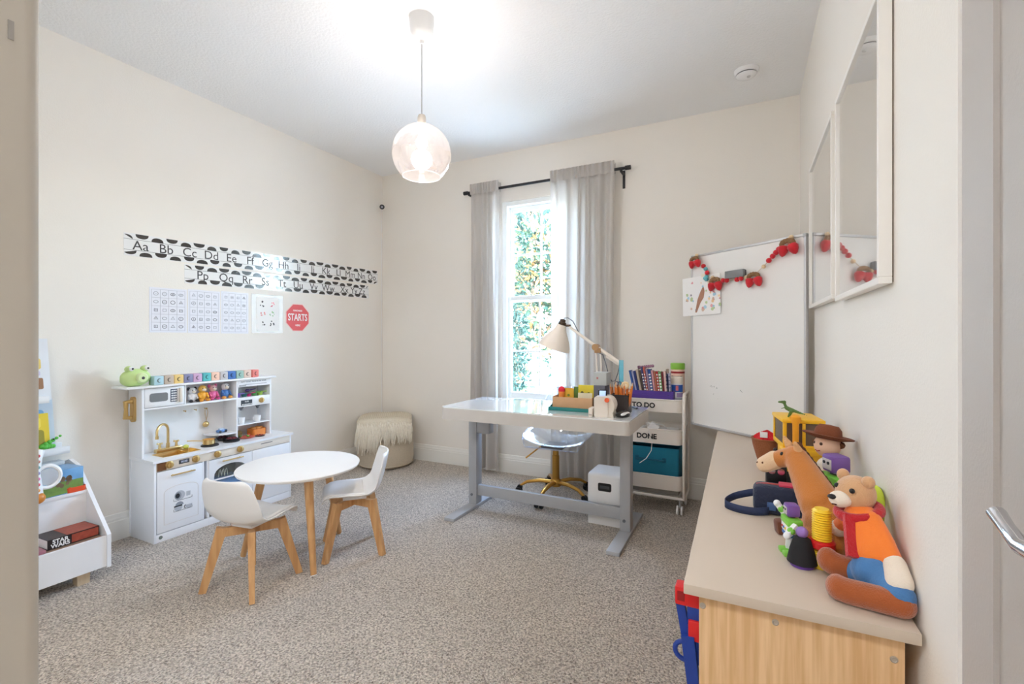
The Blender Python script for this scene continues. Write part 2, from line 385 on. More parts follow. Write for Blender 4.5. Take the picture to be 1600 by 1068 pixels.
brs = [[(-2.42, 5.55, -.15), (-2.47, 5.55, .5), (-2.4, 5.5, 1.1), (-2.46, 5.5, 1.8), (-2.4, 5.5, 2.6), (-2.45, 5.5, 3.2)], [(-2.45, 5.55, .45), (-2.2, 5.5, .9), (-2.0, 5.5, 1.3), (-1.95, 5.5, 1.9)], [(-2.4, 5.5, 1.1), (-2.15, 5.5, 1.5), (-2.1, 5.5, 2.1), (-2.0, 5.5, 2.5)], [(-2.46, 5.5, 1.7), (-2.75, 5.5, 2.1), (-2.8, 5.5, 2.7)]]
for k, q in enumerate(brs): tube(b, q, [(.055 if k == 0 else .022)*(1-.16*i) for i in range(len(q))], 8)
obj('trunk', b, BARK, tr)
b = B()
for c, r, n in (((-2.5, 5.5, 3.0), (.30, .35, .45), 260), ((-2.35, 5.45, 2.4), (.30, .35, .35), 260), ((-2.1, 5.45, 2.05), (.32, .3, .3), 260), ((-2.55, 5.5, 1.9), (.3, .3, .4), 260), ((-2.3, 5.5, 1.55), (.28, .3, .3), 220), ((-2.0, 5.5, 1.6), (.2, .3, .3), 120), ((-2.35, 5.5, 1.1), (.18, .25, .25), 110), ((-2.1, 5.5, .85), (.18, .25, .2), 70), ((-2.5, 5.5, .6), (.15, .2, .2), 30)):
    leaves(b, c, r, int(n*1.7), .105)
obj('foliage', b, leaf_mat('magnolia_leaf', [(34, 58, 48), (54, 76, 58), (132, 100, 62), (44, 72, 66), (30, 50, 46), (160, 128, 78), (72, 92, 66), (44, 66, 56), (90, 72, 54)]), tr, smooth=False, kind='stuff')
tr = thing('columnar_tree', 'tall dense blue-green columnar evergreen at left of the window view', 'tree', (-3.14, 6.5, -.15))
obj('trunk', cyl(B(), (-3.14, 6.5, -.15), (-3.14, 6.5, 3.6), .06, .03), BARK, tr)
b = B()
for i in range(16):
    z = .05+i*.27; leaves(b, (-3.14, 6.5, z), (.17-(.06 if i < 3 else 0), .17, .2), 430, .09)
obj('foliage', b, leaf_mat('cypress_leaf', [(62, 88, 82), (48, 72, 68), (74, 100, 92), (56, 80, 78)]), tr, smooth=False, kind='stuff')
sh = thing('garden_shrub', 'low yellow-green shrub below the window outside', 'shrub', (-2.1, 5.0, -.15))
obj('stem', cyl(B(), (-2.1, 5.0, -.15), (-2.1, 5.0, .4), .015, .01), BARK, sh)
b = B()
for dx in (-.35, -.1, .15, .4): leaves(b, (-2.1+dx, 5.0, .30), (.25, .2, .22), 170, .08)
obj('foliage', b, leaf_mat('shrub_leaf', [(110, 130, 66), (90, 116, 58), (136, 148, 80)]), sh, smooth=False, kind='stuff')

# ================================================================= CEILING THINGS
lp = Vector((-1.444, 1.891, 0))
lamp = thing('pendant_lamp', 'clear globe pendant lamp with lit bulb hanging from white canopy', 'lamp', (lp.x, lp.y, 1.918))
obj('canopy', lathe(B(), [(.010, 2.612), (.014, 2.628), (.040, 2.640), (.056, 2.668), (.062, 2.72), (.0625, ZC)], lp, 32), WPLAS, lamp)
obj('cord', cyl(B(), lp+Vector((0, 0, 2.24)), lp+Vector((0, 0, 2.62)), .003, n=8), mat('grey_cord', (205, 205, 205), .6), lamp)
obj('socket', lathe(B(), [(.021, 2.196), (.021, 2.245), (.017, 2.258), (.006, 2.262)], lp, 24), mat('socket_cream', (232, 224, 214), .5), lamp)
R, zc = .1455, 2.066; a0, a1 = math.radians(-50), math.radians(80)
prof = [(R*math.cos(a0+(a1-a0)*i/26), zc+R*math.sin(a0+(a1-a0)*i/26)) for i in range(27)]
prof += [(r-.002, z) for r, z in prof[::-1]]; prof.append(prof[0])
obj('globe_shade', lathe(B(), prof, lp, 48, cap=False), clear('shade_glass', (.97, .95, .945), .04, .6, (1, .98, .96), .05, .013, (1, .95, .92)), lamp)
obj('shade_rim', tube(B(), [lp+Vector((R*math.cos(a0)*math.cos(a), R*math.cos(a0)*math.sin(a), zc+R*math.sin(a0))) for a in [2*PI*i/48 for i in range(48)]], .0022, 6, closed=True), clear('rim_glass', (.95, .94, .93), .2, .8, (1, .98, .96), .1, .12), lamp)
b = B(); lathe(b, [(.002, 2.092), (.018, 2.097), (.027, 2.110), (.028, 2.126), (.022, 2.144), (.013, 2.158), (.012, 2.196)], lp, 24)
obj('bulb', b, mat('lit_bulb', (255, 236, 214), .3, emis=8), lamp)
pl = bpy.data.lights.new('pendant_light', 'POINT'); pl.energy = 14; pl.shadow_soft_size = .05; pl.color = (1, .98, .97)
po = bpy.data.objects.new('pendant_light', pl); COL.objects.link(po); po.parent = lamp; po.location = (0, 0, 2.10-1.918)

sdv = thing('smoke_detector', 'round white smoke detector on the ceiling', 'smoke detector', (0, 3.125, 2.70))
obj('base', lathe(B(), [(.058, ZC-.022), (.066, ZC-.014), (.068, ZC)], (0, 3.125, 0), 32), WPLAS, sdv)
obj('vent_ring', lathe(B(), [(.052, ZC-.030), (.053, ZC-.02)], (0, 3.125, 0), 32), DARKG, sdv)
obj('dome', lathe(B(), [(.012, ZC-.047), (.04, ZC-.043), (.053, ZC-.034), (.056, ZC-.028)], (0, 3.125, 0), 32), WPLAS, sdv)
obj('test_button', lathe(B(), [(.008, ZC-.051), (.010, ZC-.045)], (.012, 3.11, 0), 16), mat('button_grey', (200, 200, 200), .4), sdv)
for lx, lab in ((-.45, 'added fill light on the unseen hall ceiling, right of the pair'), (-1.7, 'added fill light on the unseen hall ceiling, left of the pair')):  # unseen pair behind the camera, added to brighten the room
    hl = thing('hall_fill_light', lab, 'lamp', (lx, -.85, 2.62), group='added hall fill lights')
    obj('mount_ring', lathe(B(), [(.20, ZC-.05), (.205, ZC)], (lx, -.85, 0), 32), WPLAS, hl)
    obj('diffuser', lathe(B(), [(.02, ZC-.115), (.12, ZC-.10), (.19, ZC-.05)], (lx, -.85, 0), 32), mat('fill_diffuser', (240, 246, 255), .4, emis=35), hl)
sc_ = thing('security_camera', 'small black security camera high in the left corner', 'camera', (-3.16, 3.51, 2.40))
obj('body', cyl(B(), (-3.175, 3.54, 2.425), (-3.12, 3.47, 2.40), .020, .023, 20), BLACK, sc_)
obj('lens', cyl(B(), (-3.121, 3.471, 2.4005), (-3.117, 3.466, 2.3985), .012, .011, 16), mat('lens_glint', (150, 150, 160), .1), sc_)
obj('mount', cyl(B(), (-3.22, 3.575, 2.43), (-3.165, 3.53, 2.425), .012, .008, 12), WPLAS, sc_)
tag(obj('camera_cable', tube(B(), [(-3.216, 3.565, 2.41), (-3.215, 3.572, 2.0), (-3.2155, 3.57, 1.2), (-3.215, 3.573, .5), (-3.2155, 3.572, .16)], .0025, 6), WPLAS), 'thin white cable running down the corner under the camera', 'cable')

# curtain rod and two curtains
RZ = 2.412; RY = 3.50
rod = thing('curtain_rod', 'black metal curtain rod above the window', 'curtain rod', (-1.49, RY, RZ))
obj('pole', cyl(B(), (-2.2, RY, RZ), (-.78, RY, RZ), .011, n=16), BMET, rod)
for x in (-2.215, -.805): obj('finial', cyl(B(), (x, RY, RZ), (x+.04, RY, RZ), .0165, n=18), BMET, rod)
for x in (-2.16, -.835):
    b = B(); bx(b, x-.010, x+.010, YB-.005, YB, RZ-.125, RZ+.012, .002); bx(b, x-.008, x+.008, RY-.012, YB-.004, RZ-.028, RZ-.012, .002); bx(b, x-.008, x+.008, RY-.016, RY+.016, RZ-.02, RZ-.010, .002)
    obj('bracket', b, BMET, rod)
def curtain(name, x0, x1, zb, folds, seed, label):
    rnd = random.Random(seed); ph = [rnd.uniform(0, 6.28) for _ in range(4)]
    root = thing(name, label, 'curtain', ((x0+x1)/2, RY, zb)); H = RZ-.02-zb
    wdt = [rnd.uniform(.7, 1.3) for _ in range(folds)]; tot = sum(wdt)
    cum = [0]
    for q in wdt: cum.append(cum[-1]+q/tot)
    def fphase(u):
        for k in range(folds):
            if u <= cum[k+1]+1e-9: return (k+(u-cum[k])/(cum[k+1]-cum[k]))*2*PI
        return folds*2*PI
    def P(u, v):
        z = zb+v*H; amp = .030*(1-.45*v)+.006*math.sin(3*v+ph[0]); f = fphase(u)
        x = x0+(x1-x0)*u+.010*math.sin(f*.5+ph[1]+2*v)*(1-v)+.006*math.sin(4*v+9*u)
        y = RY-.004+amp*math.sin(f+.5*math.sin(2.2*(1-v)+ph[2]))+.012*math.sin(f*.37+ph[3])*(1-v)
        return (x, y, z)
    obj('drape', grid(B(), P, folds*14, 26), CURT, root, ang=180)
    def Hd(u, v):
        f = fphase(u); z = RZ-.025+v*(.088+.006*math.sin(2*f)); k = math.sin(v*PI*.62)
        return (x0-.004+(x1-x0+.008)*u, RY-.016-.006*k+.009*math.sin(2.0*f)*(.4+v)-.003, z)
    def Hb(u, v):
        p = Hd(u, v); return (p[0], 2*RY-p[1], p[2])
    b = B(); grid(b, Hd, folds*18, 8); grid(b, Hb, folds*18, 8); obj('gathered_heading', b, CURT, root, ang=180)
curtain('curtain', -2.137, -1.865, .035, 4, 3, 'narrow grey linen curtain hanging left of the window')
curtain('curtain', -1.392, -.886, .045, 6, 5, 'wide grey linen curtain hanging right of the window, behind the desk lamp')
# ================================================================= LEFT WALL PRINTS
LW = lambda y, z, dx=.001: MX((XL+dx, y, z), (0, 1, 0), (0, 0, 1), (1, 0, 0))
GLOSSP = mat('laminated_paper', (240, 240, 239), .18, var=(8, .01), coat=.6)
BLOB = mat('charcoal_print', (58, 54, 52), .22, var=(60, .12), coat=.6)
def alphabet(name, label, y0, y1, zc0, zc1, h, pairs, gaps):
    root = thing(name, label, 'alphabet strip', (XL, (y0+y1)/2, zc0-h/2), group='alphabet strips on the left wall')
    L = y1-y0; sl = math.atan2(zc1-zc0, L)
    M = MX((XL+.0006, y0, zc0), (0, math.cos(sl), math.sin(sl)), (0, -math.sin(sl), math.cos(sl)), (1, 0, 0))
    n = 5 if L > 1.8 else 4; q = L/n
    for k in range(n):
        obj('strip_panel', bx(B(), k*q+.0006, (k+1)*q-.0006, -h/2, h/2, 0, .0008, M=M), GLOSSP, root, smooth=False)
    b = B(); T = Matrix.Translation((0, 0, .001)); pit = .0815; rw = .0335
    rnd = random.Random(int(y0*100))
    def half(cx, base, up, wd):
        pts = []
        for i in range(13):
            a = PI*i/12; x = cx+wd*math.cos(a); y = base+(1 if up else -1)*.0255*math.sin(a)**.75
            if 0.0 < x < L: pts.append((x, y))
        if len(pts) > 4: prism(b, pts, 0, .0004, M @ T)
    k = 0; x = .012
    while x < L+.03:
        wd = rw*rnd.uniform(.85, 1.1)
        half(x, h*.235+.001, True, wd) if k % 2 == 0 else half(x, h/2-.002, False, wd)
        half(x+.018, -h*.235-.001, False, wd) if k % 2 == 0 else half(x+.018, -h/2+.002, True, wd)
        k += 1; x += pit
    obj('blob_border', b, BLOB, root, smooth=False, kind='stuff')
    b = B()
    for z in (h*.235, -h*.235): bx(b, 0, L, z-.0009, z+.0009, .0008, .0012, M=M)
    for s, t in zip(pairs, gaps): text(b, s, .078, M @ Matrix.Translation((t*L, -.004, .0012)))
    obj('lettering', b, INK, root, smooth=False)
P1 = ['Aa', 'Bb', 'Cc', 'Dd', 'Ee', 'Ff', 'Gg', 'Hh', 'Ii', 'Jj', 'Kk', 'Ll', 'Mm', 'Nn', 'Oo']
P2 = ['Pp', 'Qq', 'Rr', 'Ss', 'Tt', 'Uu', 'Vv', 'Ww', 'Xx', 'Yy', 'Zz']
alphabet('alphabet_strip', 'long upper alphabet strip with black blobs, reading Aa to Oo', 1.429, 3.519, 1.6975, 1.7325, .133, P1, [(i+.62)/15.2 for i in range(15)])
alphabet('alphabet_strip', 'short lower alphabet strip with black blobs, reading Pp to Zz', 1.757, 3.398, 1.5635, 1.585, .122, P2, [.069, .165, .258, .345, .43, .52, .612, .705, .815, .885, .945])
LINE = mat('pale_grey_print', (178, 178, 186), .5)
LINED = mat('dark_line_print', (120, 120, 128), .5)
SHEET = mat('bluish_paper', (232, 233, 240), .3, var=(8, .01), coat=.4)
def sheet(y0, y1, z0, z1, label, seed, dark):
    root = thing('picture_sheet', label, 'paper sheet', (XL, (y0+y1)/2, z0), group='pictogram sheets in a row on the left wall')
    M = LW(y0, z0, .0006); W = y1-y0; Hh = z1-z0; rnd = random.Random(seed)
    obj('paper', bx(B(), 0, W, 0, Hh, 0, .001, M=M), SHEET, root, smooth=False)
    b = B(); d = B(); m = .012; cw = (W-2*m)/4; ch = (Hh-2*m)/5
    for i in range(5): bx(b, m+i*cw-.0008, m+i*cw+.0008, m, Hh-m, .001, .0014, M=M)
    for j in range(6): bx(b, m, W-m, m+j*ch-.0008, m+j*ch+.0008, .001, .0014, M=M)
    for i in range(4):
        for j in range(5):
            c = (m+(i+.5)*cw, m+(j+.5)*ch); k = rnd.randrange(4); tgt = d if rnd.random() < dark else b
            r = cw*.27; n = (3, 4, 18, 18)[k]; pts = []
            for q in range(n+1):
                a = 2*PI*q/n+PI/4*(k == 1)+PI/2*(k == 0); pts.append(M @ Vector((c[0]+r*math.cos(a), c[1]+r*(.6 if k == 3 else .85)*math.sin(a), .0014)))
            tube(tgt, pts[:-1], .0016, 4, closed=True)
            if rnd.random() < .6: bx(tgt, c[0]-r*.5, c[0]+r*.5, c[1]-.0012, c[1]+.0012, .001, .002, M=M)
            if rnd.random() < .3: bx(tgt, c[0]-.0012, c[0]+.0012, c[1]-r*.4, c[1]+r*.4, .001, .002, M=M)
    obj('grid_lines', b, LINE, root, smooth=False, kind='stuff')
    if len(d.verts): obj('dark_pictograms', d, LINED, root, smooth=False, kind='stuff')
sheet(1.559, 1.772, 1.185, 1.46, 'bluish sheet of line pictograms in a grid, nearest of the row', 1, .6)
sheet(1.778, 1.985, 1.184, 1.466, 'bluish sheet of pictograms in the middle of the row', 2, .35)
sheet(1.991, 2.189, 1.182, 1.472, 'bluish sheet of faint pictograms, beside the sticker sheet', 3, .05)
root = thing('sticker_sheet', 'laminated white sheet of six small sticker drawings beside red sign', 'paper sheet', (XL, 2.34, 1.187))
obj('pouch', bx(B(), .0, .258, 0, .286, .0, .0008, M=LW(2.214, 1.186, .0004)), clear('laminate_film', (.97, .97, .98), .03, .2, rough=.3, milk=.25), root, smooth=False)
obj('paper', prism(B(), rrect(.035, .222, .015, .27, .02), .0009, .0016, LW(2.214, 1.186, .0004)), PAPER, root, smooth=False)
for i, c in enumerate(((70, 62, 66), (222, 120, 130), (222, 110, 105), (150, 190, 140), (60, 56, 60), (58, 54, 58))):
    y = .085+(i % 2)*.078; z = .215-(i//2)*.072; b = B(); M = LW(2.214, 1.186, .0022)
    rnd = random.Random(i)
    for _ in range(7):
        a = rnd.uniform(0, 6.28); r = rnd.uniform(.008, .02); s = rnd.uniform(.003, .007)
        prism(b, [(y+r*math.cos(a)+s*math.cos(t), z+r*math.sin(a)+s*math.sin(t)) for t in [k*PI/4 for k in range(8)]], 0, .0004, M)
    obj('sticker', b, mat('sticker_print_%d' % i, c, .3), root, smooth=False)
root = thing('stop_sign_poster', 'red octagonal paper sign with white word STARTS', 'sign', (XL, 2.606, 1.204))
oc = lambda r: [(r*math.cos(PI/8+k*PI/4), r*math.sin(PI/8+k*PI/4)) for k in range(8)]
M = LW(2.606, 1.312, .0006)
obj('border', prism(B(), oc(.117), 0, .001, M), mat('sign_pink_edge', (244, 196, 192), .5), root, smooth=False)
obj('red_face', prism(B(), oc(.111), .001, .0016, M), mat('sign_red', (222, 84, 86), .45), root, smooth=False)
b = B(); T = lambda y: M @ Matrix.Translation((0, y, .0018))
text(b, 'STARTS', .062, T(.0) @ Matrix.Diagonal((.86, 1.25, 1, 1)), .0012); text(b, 'KINDNESS', .018, T(.055), .0004); text(b, 'HERE', .020, T(-.062), .0004)
obj('lettering', b, mat('white_print', (250, 246, 244), .5), root, smooth=False)

# ================================================================= TOY KITCHEN
k = thing('toy_kitchen', 'white wooden toy kitchen with gold fittings against the left wall', 'toy kitchen', (-3.075, 1.9, 0))
KX, KB = -2.955, -3.2; y0, y1, ZT = 1.455, 2.337, .464
for y in (y0, y1-.012): obj('side_panel', bx(B(), KB, KX-.002, y, y+.012, 0, ZT-.014, .001), WHITE, k)
b = B(); a0, a1 = y0-.010, y1+.010; sx0, sx1, sy0, sy1 = -3.125, -3.0, 1.525, 1.735
bx(b, KB, sx0, a0, a1, ZT-.014, ZT); bx(b, sx1, KX+.010, a0, a1, ZT-.014, ZT); bx(b, sx0, sx1, a0, sy0, ZT-.014, ZT); bx(b, sx0, sx1, sy1, a1, ZT-.014, ZT)
obj('countertop', b, WHITE, k, smooth=False)
b = B(); open_box(b, sx0+.004, sx1-.004, sy0+.004, sy1-.004, ZT-.05, ZT+.002, .012, .003, .003, flare=.006); bx(b, sx0, sx1, 1.665, 1.672, ZT-.045, ZT+.001)
obj('sink_basin', b, GOLD, k)
obj('control_panel', bx(B(), KX-.012, KX, y0+.013, y1-.013, .400, ZT-.015, .001), CREAM, k)
obj('bronze_inlay', bx(B(), KX-.001, KX+.0012, y0+.015, y0+.062, .402, ZT-.017), mat('bronze_film', (150, 108, 76), .2, metal=.6), k)
b = B(); bx(b, KX-.001, KX+.0015, 1.583, 1.640, .417, .440); d = obj('timer_display', b, DARKG, k)
b = B(); M = MX((KX+.0018, 1.6115, .4285), (0, 1, 0), (0, 0, 1), (1, 0, 0)); text(b, '00:00', .016, M, .0003); obj('digits', b, mat('led_digits', (205, 215, 235), .4), d, smooth=False)
for y in (1.532, 1.676, 1.805, 1.952):
    b = B(); M = MX((KX, y, .4275), (0, 1, 0), (0, 0, 1), (1, 0, 0)); lathe(b, [(.021, 0), (.021, .006), (.017, .008), (.016, .017), (.013, .018)], n=24, M=M)
    bx(b, -.0035, .0035, -.014, .014, .016, .024, .001, M=M); obj('knob', b, BGOLD, k)
b = B(); bx(b, KX-.001, KX+.001, 2.10, 2.185, .428, .432); obj('drawer_slot', b, DARKG, k, smooth=False)
# dishwasher door (near), open column, oven door, cupboard door
def dgold(y0_, y1_, z, par, x=KX):
    b = B(); cyl(b, (x+.016, y0_, z), (x+.016, y1_, z), .0042, n=10)
    for y in (y0_+.015, y1_-.015): cyl(b, (x, y, z), (x+.016, y, z), .003, n=8)
    return obj('handle', b, GOLD, par)
def archpoly(ya, yb, za, zs, zt, n=12):
    c = (ya+yb)/2; h = (yb-ya)/2; return [(ya, za), (yb, za)]+[(c+h*math.cos(PI*i/n), zs+(zt-zs)*math.sin(PI*i/n)**.8) for i in range(n+1)]
dw = obj('dishwasher_door', bx(B(), KX-.012, KX, 1.470, 1.716, .05, .396, .0015), WHITE, k)
dgold(1.535, 1.665, .366, dw)
b = B(); pg = archpoly(1.505, 1.690, .09, .265, .30); tube(b, [(KX+.0003, p[0], p[1]) for p in pg], .0012, 4, closed=True); obj('arch_groove', b, mat('groove_beige', (222, 214, 204), .5), dw)
MD = MX((KX+.0004, 1.6, .2), (0, 1, 0), (0, 0, 1), (1, 0, 0)); G1 = mat('print_grey', (150, 156, 164), .5); G2 = mat('print_light_grey', (188, 192, 198), .5)
def disc(b, cx, cy, rx, ry, w0, w1, a0=0, a1=2*PI, n=20): prism(b, [(cx+rx*math.cos(a0+(a1-a0)*i/n), cy+ry*math.sin(a0+(a1-a0)*i/n)) for i in range(n if a1-a0 > 6.2 else n+1)], w0, w1, MD)
b = B(); disc(b, -.012, .036, .028, .028, 0, .0004); disc(b, -.02, -.03, .022, .024, 0, .0004, PI, 2*PI); disc(b, .037, -.03, .019, .024, 0, .0004, PI, 2*PI); bx(b, .024, .046, .022, .048, 0, .0004, M=MD); obj('dish_print', b, G2, dw, smooth=False, kind='stuff')
b = B(); disc(b, -.022, .036, .019, .022, .0004, .0008); disc(b, -.014, -.02, .022, .02, .0, .0006, 0, PI); obj('dish_print', b, G1, dw, smooth=False, kind='stuff')
b = B(); disc(b, -.024, .036, .012, .014, .0008, .0012); bx(b, -.043, .001, -.028, -.020, .0006, .001, M=MD); tube(b, [MD @ Vector((.020+.008*math.cos(t), -.038+.009*math.sin(t), .001)) for t in [PI*.5+PI*i/8 for i in range(9)]], .0016, 5)
for z in (.008, -.052):
    tube(b, [MD @ Vector(p) for p in ((-.045, z+.012, .0006), (-.045, z, .0006), (.055, z, .0006), (.055, z+.012, .0006))], .001, 4)
obj('dish_print', b, mat('print_black', (36, 38, 44), .5), dw, smooth=False, kind='stuff')
b = B(); bx(b, KX-.10, KX-.004, 1.718, 1.728, .05, .398); bx(b, KX-.10, KX-.004, 1.745, 1.752, .05, .398); bx(b, KB, KX-.01, 1.728, 1.745, .20, .21); obj('column_divider', b, WHITE, k, smooth=False)
pa = archpoly(1.785, 2.000, .20, .285, .352)
b = B(); ring = [(1.755, .15), (2.030, .15), (2.030, .396), (1.755, .396)]
# oven door with an arched opening: frame built as strips around the arch
bx(b, KX-.012, KX, 1.755, 1.785, .15, .396); bx(b, KX-.012, KX, 2.000, 2.030, .15, .396); bx(b, KX-.012, KX, 1.785, 2.0, .15, .20)
for i in range(2, len(pa)-1):
    p, q = pa[i], pa[i+1]; prism(b, [p, q, (q[0], .396), (p[0], .396)], KX-.012, KX, axis='x')
bx(b, KX-.011, KX-.001, 1.785, 2.0, .263, .271)
ov = obj('oven_door', b, WHITE, k, smooth=False)
dgold(1.83, 1.965, .378, ov)
obj('oven_glass', prism(B(), archpoly(1.783, 2.002, .198, .285, .354), KX-.009, KX-.007, axis='x'), clear('oven_pane', (.92, .95, .93), .06, .4), ov, smooth=False)
obj('oven_rack_cloth', bx(B(), -3.10, KX-.014, 1.80, 1.99, .205, .255, .008), mat('blue_box', (84, 146, 214), .5), k)
obj('oven_back', bx(B(), -3.12, -3.115, 1.76, 2.025, .155, .395), mat('dark_green_liner', (50, 66, 58), .6), k)
b = B()
for yy in (1.83, 1.85, 1.87): tube(b, [(-2.985, yy, .272), (-2.985, yy+.006, .31), (-2.985, yy+.013, .318), (-2.985, yy+.02, .272)], .0025, 6)
obj('wire_rack', b, mat('pale_wire', (215, 222, 216), .3), k)
b = B(); bx(b, KB, KX-.002, 1.752, 1.757, .02, .40); bx(b, KB, KX-.004, 1.757, 2.03, .135, .148); bx(b, KB, KX-.002, 2.031, 2.037, .02, .40); obj('oven_box', b, WHITE, k, smooth=False)
obj('cupboard_door', bx(B(), KX-.012, KX-.0005, 2.039, 2.324, .048, .397, .0015), WHITE, k)
obj('plinth', bx(B(), KX-.014, KX-.003, y0+.012, y1-.012, 0.0, .046, .001), WHITE, k)
obj('back_panel', bx(B(), KB-.005, KB, 1.45, 2.262, .02, .87), WHITE, k, smooth=False)
b = B(); M = MX((KX-.003, 1.489, .026), (0, 1, 0), (0, 0, 1), (1, 0, 0)); lathe(b, [(.010, 0), (.010, .0012), (.006, .0016)], n=16, M=M); obj('logo_plate', b, mat('green_grey', (120, 128, 118), .4), k)
# upper
UX = -3.06
for y in (1.445, 2.243): obj('upper_side_panel', bx(B(), KB, UX, y, y+.012, ZT, .866, .001), WHITE, k)
obj('top_board', bx(B(), KB-.004, UX+.022, 1.362, 2.278, .866, .878, .002), WHITE, k)
obj('shelf_divider', bx(B(), KB, UX, 1.996, 2.006, ZT, .866, .001), WHITE, k)
obj('shelf', bx(B(), KB, UX, 1.457, 1.996, .738, .749, .001), WHITE, k)
mw = obj('microwave_door', bx(B(), UX-.012, UX+.002, 1.459, 1.668, .752, .862, .0015), WHITE, k)
obj('microwave_window', prism(B(), rrect(1.483, 1.578, .782, .832, .012), UX+.001, UX+.0035, axis='x'), mat('grey_window', (128, 130, 132), .25), mw)
kp = obj('keypad', bx(B(), UX+.001, UX+.0032, 1.592, 1.628, .772, .848), mat('keypad_navy', (44, 56, 84), .4), mw, smooth=False)
b = B()
for i in range(3):
    for j in range(5): bx(b, UX+.003, UX+.0042, 1.596+i*.0105, 1.604+i*.0105, .776+j*.0142, .785+j*.0142)
obj('keys', b, WPLAS, mw, smooth=False)
b = B(); bx(b, UX+.002, UX+.018, 1.638, 1.652, .766, .852, .003); obj('microwave_handle', b, CREAM, mw)
obj('microwave_side', bx(B(), KB, UX, 1.672, 1.680, .749, .866), WHITE, k, smooth=False)
b = B(); bx(b, UX-.008, UX+.001, 2.006, 2.243, .818, .866); hd = obj('header_board', b, WHITE, k, smooth=False)
b = B(); text(b, 'NOW THE BEST BREAD IN THE TOWN', .0125, MX((UX+.0013, 2.12, .851), (0, 1, 0), (0, 0, 1), (1, 0, 0)) @ Matrix.Diagonal((.85, 1, 1, 1)), .0002); obj('lettering', b, mat('grey_print', (128, 128, 132), .5), hd, smooth=False)
b = B(); bx(b, UX+.001, UX+.004, 2.018, 2.062, .822, .833); cyl(b, (UX+.003, 2.06, .833), (UX+.003, 2.215, .833), .0018, n=8); obj('spoon_print', b, mat('grey_print2', (176, 176, 180), .4), hd)
obj('shelf', bx(B(), KB, UX-.006, 2.006, 2.243, .738, .746), WHITE, k, smooth=False)
ap = obj('appliance_panel', bx(B(), UX-.010, UX, 2.006, 2.243, .682, .746, .001), WHITE, k)
b = B(); bx(b, UX, UX+.0012, 2.028, 2.108, .692, .727); obj('button_display', b, mat('slate_print', (44, 50, 60), .4), ap, smooth=False)
b = B(); M = MX((UX+.0014, 2.068, .716), (0, 1, 0), (0, 0, 1), (1, 0, 0)); text(b, '12:30', .013, M, .0002)
for i in range(7): bx(b, -.033+i*.0105, -.026+i*.0105, -.021, -.015, 0, .0004, M=M)
obj('buttons', b, PAPER, ap, smooth=False)
b = B(); M = MX((UX, 2.178, .714), (0, 1, 0), (0, 0, 1), (1, 0, 0)); lathe(b, [(.019, 0), (.019, .004), (.015, .006), (.014, .012)], n=24, M=M); bx(b, -.003, .003, -.013, .013, .011, .018, .001, M=M); obj('knob', b, BGOLD, ap)
obj('shelf', bx(B(), KB, UX-.004, 2.006, 2.243, .556, .564), WHITE, k, smooth=False)
for y in (2.055, 2.175):
    b = B(); lathe(b, [(.006, .655), (.010, .668), (.016, .672), (.016, .682)], (-3.10, y, 0), 16); obj('coffee_spout', b, mat('spout_grey', (110, 112, 118), .3), k)
b = B(); prism(b, [(KB, 1.86), (KB, 1.996), (UX, 1.996), (UX, 1.93), (-3.08, 1.895), (-3.11, 1.872), (-3.15, 1.86)], .513, .523); obj('corner_shelf', b, WHITE, k, smooth=False)
for y in (1.742, 1.806, 1.87):
    b = B(); tube(b, [(KB, y, .688), (-3.185, y, .688), (-3.178, y, .684), (-3.176, y, .692)], .003, 8); obj('hook', b, BGOLD, k)
# faucet and taps
b = B(); bx(b, -3.165, -3.130, 1.555, 1.70, ZT, ZT+.022, .004); cyl(b, (-3.148, 1.625, ZT+.02), (-3.148, 1.625, ZT+.05), .010, n=16)
tube(b, [(-3.148, 1.625, ZT+.04), (-3.148, 1.625, ZT+.13)]+[(-3.148+.020*(1-math.cos(a)), 1.625-.040*(1-math.cos(a)), ZT+.13+.040*math.sin(a)) for a in [PI*i/10 for i in range(1, 11)]]+[(-3.108, 1.545, ZT+.105)], .0072, 10)
lathe(b, [(.009, ZT+.09), (.009, ZT+.108)], (-3.108, 1.545, 0), 12); obj('faucet', b, GOLD, k)
for y in (1.58, 1.672):
    b = B(); cyl(b, (-3.148, y, ZT+.02), (-3.148, y, ZT+.05), .008, .006, 12)
    for a in (0, PI/2): bx(b, -.018, .018, -.004, .004, -.003, .004, .001, M=Matrix.Translation((-3.148, y, ZT+.053)) @ Matrix.Rotation(a+.3, 4, 'Z'))
    obj('tap', b, GOLD, k)
ph = obj('wall_phone', prism(B(), rrect(-3.158, -3.118, .672, .815, .016), 1.432, 1.445, axis='y'), BGOLD, k)
b = B(); tube(b, [(-3.138, 1.432, .79), (-3.138, 1.402, .788), (-3.138, 1.404, .745), (-3.138, 1.402, .70), (-3.138, 1.432, .698)], [.013, .014, .009, .014, .013], 12); obj('handset', b, BGOLD, ph)
BURN = mat('burner_black', (52, 50, 52), .4)
for y, r in ((1.825, .050), (1.965, .050)):
    b = B(); lathe(b, [(r, ZT), (r, ZT+.006), (r-.004, ZT+.009), (r*.55, ZT+.008), (r*.3, ZT+.010)], (-3.065, y, 0), 28); obj('burner', b, BURN, k)

